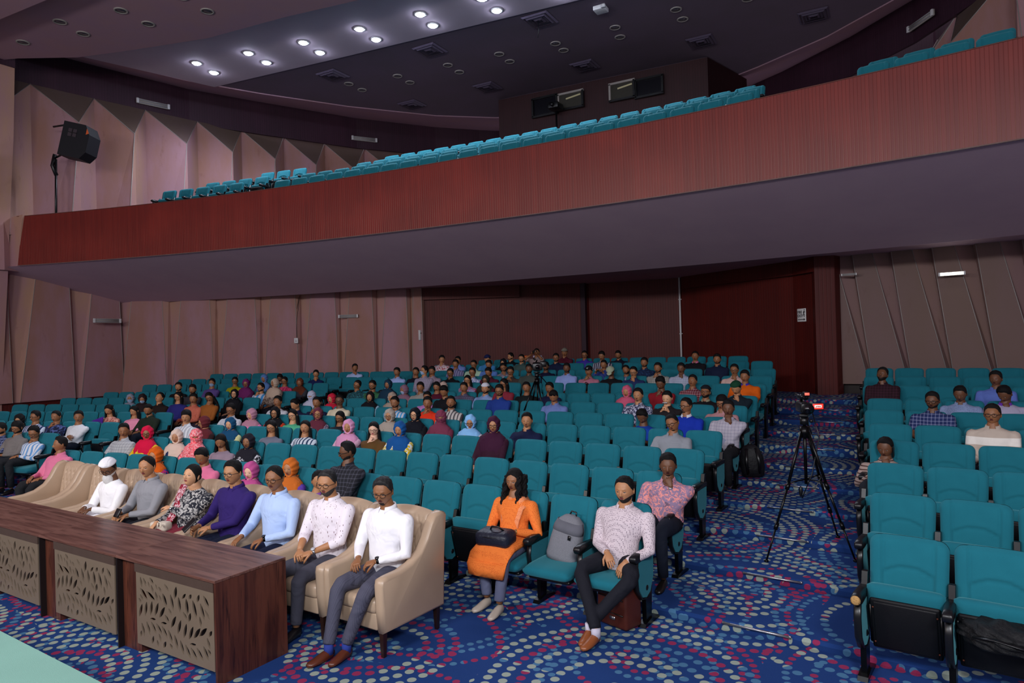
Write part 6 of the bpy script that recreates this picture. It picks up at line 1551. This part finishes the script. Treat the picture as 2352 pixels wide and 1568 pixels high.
    ry = Ry(.18); b.xf(ry @ np.diag((1, 1, .94)), (-.08, .04, .02)); root = held(b, 'backpack', GM, 'grey backpack propped upright on the seat beside the man in patterned shirt', 'backpack', loc, rz)
    fl = MB(); fl.grid([[(x * 1.01, y, z) for x, y, z in [(w * np.sign(cos(a)) * abs(cos(a)) ** .6, yc + d * np.sign(sin(a)) * abs(sin(a)) ** .7, z) for a in np.linspace(-pi, 0, 15)]] for z, w, d, yc in ((.755, .158, .090, -.278), (.80, .153, .086, -.268), (.86, .130, .075, -.258))]); fl.xf(ry @ np.diag((1, 1, .94)), (-.08, .04, .02)); fo = fl.obj('top_flap', mat('heather_dark', '5c5d66', .9), root); fo.modifiers.new('t', 'SOLIDIFY').thickness = .004
    hd = MB(); hd.tube([(-.03, -.24, .905), (-.02, -.23, .945), (.03, -.23, .945), (.04, -.24, .90)], .009, 6); hd.box((.065, -.378, .725), (.03, .006, .045)); hd.xf(ry @ np.diag((1, 1, .94)), (-.08, .04, .02)); hd.obj('handle', BLACK, root)
    # man in patterned shirt
    loc, rz = at(4.66); by = camyaw(loc) - math.degrees(rz)
    r, f = person(loc, rz, 'bearded man in small-patterned shirt and black trousers with crossed ankles', (.04, -.20, 1.16), (by - 22, 3, 0), typ='m', skin=2, top='c4b6bc', pat='dots', c2='3a2440', flags='ds', pose='L', lod=0, build=1.06,
        bottoms='14151e', shoes='8a4c28', sockc='b8b4c4', hip=(0, -.28, .55), wrists={-1: (.0, -.50, .66), 1: (.17, -.50, .60)}, hands={-1: ((.60, -.55, -.65), (-.1, .6, -.9), .3), 1: ((-.45, -.5, -.85), (.1, .9, -.5), .3)},
        knees={-1: (-.20, -.62, .52), 1: (.26, -.60, .52)}, ankles={-1: (.06, -.86, .11), 1: (-.03, -.80, .11)})
    # brown travel case under the seat
    s = MB(); s.box((4.66, -.62, .20), (.34, .22, .38), bev=.03, seg=3, rot=Rz(-.35)); BR = mat('brown_case', '4a1c12', .5, 0, .4, .15, 10); root = prop(s.obj('travel_case', BR), 'brown zipped travel case under the seat of the man in patterned shirt', 'travel case')
    z = MB()
    for zz in (.14, .27): 
        a = Rz(-.35); z.tube([a @ np.array((x, -.115, 0)) + np.array((4.66, -.62, zz)) for x in (-.14, 0, .14)], .005, 5)
    z.obj('zip', mat('zip_dark', '1a0d0a', .4), root)
    lb = MB(); a = Rz(-.35); c = a @ np.array((.02, -.118, 0)) + np.array((4.66, -.62, .10)); lb.box(c, (.06, .006, .026), rot=a); lb.obj('metal_label', METAL, root)
row_one()
def rest():
    # child's head above the armchairs
    person((.62, -.06, 0), -.02, 'small child with dark hair seated low behind the armchairs', (0, -.14, .90), (50, 5, 0), typ='m', skin=2, top='7a4a9a', pose='L', lod=1, build=.7, shw=.62, feet=False, hip=(0, -.2, .56))
    # camera tripod in the right aisle
    def tripod(name, label, top, feet, spread_z, head_scale=1.0):
        root = empty(name, top); prop(root, label, 'tripod')
        T = np.array(top, float)
        for ft in feet:
            F_ = np.array(ft, float) - T; d = F_ / np.linalg.norm(F_); L = np.linalg.norm(F_)
            g = MB(); side = np.array((-d[1], d[0], 0)); side /= np.linalg.norm(side) + 1e-9
            a0 = np.array((d[0] * .12, d[1] * .12, -.04))
            g.tube([a0, d * L * .45], .016, 10); g.tube([d * L * .42, d * L * .75], .013, 10); g.tube([d * L * .72, d * L], .010, 10)
            for q in (.44, .74): g.tube([d * L * (q - .02), d * L * (q + .03)], .022, 10)
            g.ell(d * L, (.024, .024, .016), 10, 6); g.obj('leg', MBLK, root)
            b = MB(); b.tube([d * L * .42, np.array((0, 0, spread_z))], .007, 6); b.obj('spreader', MBLK, root)
        c = MB(); c.tube([(0, 0, .06), (0, 0, spread_z - .05)], .017, 10); c.tube([(0, 0, .02), (0, 0, -.10)], .05, 12); c.obj('centre_column', MBLK, root)
        h = MB(); h.tube([(0, 0, .04), (0, 0, .12)], .045, 12); h.box((0, 0, .14), (.09, .12, .03), bev=.006); h.tube([(0, .03, .12), (.02, .25, -.02), (.03, .36, -.10)], .010, 8); h.ell((.07, 0, .08), (.02, .02, .02), 8, 6); h.obj('pan_head', BLACK, root)
        return root
    F3 = [(5.66, 1.05, ZF[2]), (6.28, 2.02, ZF[3]), (6.50, 1.70, ZF[3])]
    tp = (6.02, 1.70, 1.50)
    F3 = [(5.66, 1.05, ZF[2] + .016), (6.26, 2.02, ZF[3] + .016), (6.46, 2.45, ZF[4])]
    F3 = [TR1, TR2, TR3]
    tripod('tripod', 'black video tripod standing on the steps of the right aisle', TRT, F3, -.55)
    cam = empty('video_camera', (TRT[0], TRT[1], TRT[2] + .155), .35); prop(cam, 'black camcorder with red flip-out screen on the aisle tripod', 'video camera')
    b = MB(); b.box((0, .02, .07), (.11, .26, .11), bev=.02, seg=3); b.obj('body', BLACK, cam)
    l = MB(); l.tube([(0, -.09, .07), (0, -.19, .07), (0, -.20, .07)], [.045, .050, .056], 20); lo = l.obj('lens', BLACK, cam)
    g = MB(); g.tube([(0, -.199, .07), (0, -.203, .07)], .042, 20); g.obj('lens_glass', mat('lens_glass', '05060a', .05, 0, .8), lo)
    hdl = MB(); hdl.tube([(0, .10, .13), (0, .08, .19), (0, -.06, .20), (0, -.12, .185)], .016, 8); hdl.box((0, -.10, .22), (.06, .09, .05), bev=.01); hdl.tube([(-.07, -.18, .20), (-.07, .02, .21)], .018, 10); hdl.ell((-.07, -.20, .205), (.026, .04, .026), 10, 8); hdl.ell((.06, .16, .16), (.035, .05, .03), 10, 8); hdl.obj('top_handle', BLACK, cam)
    tl = MB(); tl.box((0, -.149, .225), (.045, .008, .026)); tl.obj('tally_light', emis('tally', 'ff5a4a', 1.2), cam)
    s = MB(); s.box((.125, -.07, .085), (.125, .014, .075), bev=.004, rot=Rz(.10)); fs_ = s.obj('flip_screen', BLACK, cam)
    s = MB(); s.box((.125, -.079, .085), (.108, .004, .058), rot=Rz(.10)); s.obj('screen_image', emis('red_screen', 'e8352c', .9), fs_)
    m = MB(); m.box((.125, -.0815, .086), (.074, .002, .028), bev=.0, rot=Rz(.10)); m.obj('screen_mark', emis('screen_white', 'ffd8d0', .8), fs_)
    mesh_text('prime', .022, mat('screen_red_ink', 'a01818', .5), fs_, (.125, -.084, .080), (pi / 2, 0, .10))
    c = MB(); c.tube([(TRT[0] + .08, TRT[1] + .05, TRT[2] + .16), (TRT[0] + .14, TRT[1] + .05, TRT[2] - .1), (TRT[0] + .06, TRT[1], TRT[2] - .5), (TRT[0] - .04, TRT[1] - .05, TRT[2] - .75), (TRT[0] + .1, TRT[1], TRT[2] - .62), (TRT[0] + .16, TRT[1], TRT[2] - .5)], .006, 6)
    c.ell((TRT[0] - .05, TRT[1] - .05, TRT[2] - .68), (.02, .02, .06), 10, 8); prop(c.obj('camera_cable', BLACK), 'thin black cable looping below the aisle camcorder', 'cable')
    # second camera among the seats
    t2 = (.58, 5.80, 1.80)
    tripod('tripod', 'tall black video tripod standing between seats of the middle rows', t2, [(.25, 5.05, ZF[6]), (.15, 6.0, ZF[7]), (1.05, 5.35, ZF[6])], -.65)
    cam = empty('video_camera', (t2[0], t2[1], t2[2] + .155), .55); prop(cam, 'large black broadcast camera on the tripod among the seats', 'video camera')
    b = MB(); b.box((0, .05, .10), (.14, .34, .17), bev=.02); b.box((.13, .02, .14), (.13, .10, .10), bev=.01); b.tube([(-.05, -.2, .25), (-.05, .1, .26)], .022, 10); b.tube([(0, .12, .19), (0, -.08, .23)], .015, 8); b.obj('body', BLACK, cam)
    l = MB(); l.box((0, -.19, .10), (.19, .10, .14), bev=.012); l.tube([(0, -.10, .10), (0, -.15, .10)], .06, 16); lo = l.obj('lens_hood', BLACK, cam)
    g = MB(); g.tube([(0, -.240, .10), (0, -.244, .10)], .048, 20); g.obj('lens_glass', mat('lens_glass', '05060a', .05, 0, .8), lo)
    # black backpack beside the aisle seats
    def bag(loc, sz, label, name='backpack', tilt=0.0, col='101116'):
        b = MB(); w, d, h = sz; rings = []
        for k, (z, q) in enumerate(((.0, .7), (.04, .95), (.3, 1.05), (.6, 1.0), (.85, .78), (.96, .45), (1.0, .12))):
            rings.append([(w * q * np.sign(cos(a)) * abs(cos(a)) ** .7 * (1 + .03 * sin(3 * a + k)), d * q * np.sign(sin(a)) * abs(sin(a)) ** .7, z * h) for a in np.linspace(0, 2 * pi, 24, endpoint=False)])
        b.grid(rings, cv=True); b.f.append(tuple(range(24))); b.m.append(0); b.f.append(tuple(6 * 24 + i for i in range(24))); b.m.append(0)
        b.xf(Ry(tilt)); M_ = mat('bag_nylon' + col, col, .6, 0, .4, .3, 10, .7, 24, .012); o = prop(b.obj(name, M_, None, True, loc, .3), label, 'backpack')
        st = MB()
        for s in (-1, 1): st.tube([(s * w * .5, -d * .9, h * .12), (s * w * .55, -d * 1.35, h * .5), (s * w * .4, -d * .75, h * .9)], [(.022, .006)] * 3, 8)
        st.tube([(-.04, 0, h * .97), (0, 0, h * 1.06), (.04, 0, h * .97)], .008, 6); st.xf(Ry(tilt)); st.obj('strap', BLACK, o)
        return o
    bag((4.90, 4.60, ZF[6]), (.17, .13, .50), 'black backpack standing on the step beside the aisle seats', tilt=-.08)
    # crumpled dark bag on the second seat of the right block's front row
    th = (R1 * (.6584 - AL) + .54) / R1; loc = P(R1, th, 0)
    b = MB(); D_ = dirs(48, 26, .1); n_ = 1 + .12 * np.sin(D_[..., 0] * 7 + 1) * np.cos(D_[..., 1] * 6) + .07 * np.sin(D_[..., 2] * 15 + D_[..., 0] * 9)
    G = D_ * n_[..., None] * np.array((.235, .17, .095)); cap_grid(b, G, None); M_ = mat('crumpled_nylon', '101114', .7, 0, .3, .4, 12, 1, 22, .02); b.xf(None, (.03, -.38, .535)); o = prop(b.obj('crumpled_bag', M_, None, True, loc, -th), 'crumpled black bag lying on the second front seat of the right block', 'bag')
    s = MB(); s.tube([(-.12, -.52, .55), (0, -.56, .57), (.12, -.55, .55), (.24, -.50, .52)], [(.02, .006)] * 4, 8); s.obj('strap', BLACK, o)
    # worn armrest tip of the front seat of the right block
    th = R1 * (.6584 - AL) / R1; loc = P(R1, th, 0)
    w = MB(); w.ell((-.275, -.508, .635), (.034, .018, .034), 14, 8); prop(w.obj('torn_padding', mat('torn_foam', 'b08a58', .9, 0, .1, .6, 50, 1, 90, .01), None, True, loc, -th), 'torn tan padding on the armrest tip of the right block front seat', 'torn padding')
    # black bag on an empty seat, black bag behind the armchairs, papers
    b = MB(); b.ell((0, 0, 0), (.17, .12, .13), 16, 10); n = 7; s_ = -3.25; R = RR(7); o = b.obj('seat_bag', cloth('0c0d10'), None, True, P(R - .3, s_ / R, ZF[7] + .58)); prop(o, 'round black bag on a seat beside the man in light grey shirt, middle rows', 'bag')
    b = MB(); b.tube([(0, 0, 0), (.1, .02, .02), (.2, 0, 0)], .03, 8); prop(b.obj('front_row_bag', cloth('0c0d10'), None, True, (-4.02, -.12, .86)), 'small black bag hung on a front row seat left of the skull cap', 'bag')
    pb = MB(); pb.box((6.62, 2.06, .80), (.0, .0, .0)) if False else None
    q = MB(); q.box((0, 0, 0), (.20, .012, .28), rot=Ry(.6)); R = RR(5); s_ = 4.55; prop(q.obj('notebook', mat('notebook_cover', '8a8fa8', .5), None, False, P(R - .45, s_ / R, ZF[5] + .66), .3), 'notebook on the lap of the man in white checked shirt', 'notebook')
    q = MB(); q.box((0, 0, 0), (.10, .16, .006)); R = RR(4); prop(q.obj('paper_sheet', WHITE, None, False, P(R - .20, 7.6 / R, ZF[4] + .70), .2), 'white sheet of paper between seats of the right block', 'paper')
    # orange and white packets behind the last row
    for k, (s_, c, l) in enumerate(((-3.2, 'd05a18', 'orange packet behind the last row, left one'), (-2.75, 'b8b0c8', 'white and orange packet behind the last row, right one'))):
        R = RR(12) - .3; q = MB(); q.box((0, 0, 0), (.30, .04, .2), bev=.01); prop(q.obj('gift_packet', mat('packet' + c, c, .5), None, False, P(R + .36, s_ / R, ZF[12] + 1.02), 0), l, 'packet')
TRT = (5.98, 1.62, 1.52); TR1 = (5.62, 1.18, ZF[3] + .012); TR2 = (6.24, 2.1, ZF[4] + .012); TR3 = (6.44, 1.55, ZF[3] + .012)
rest()
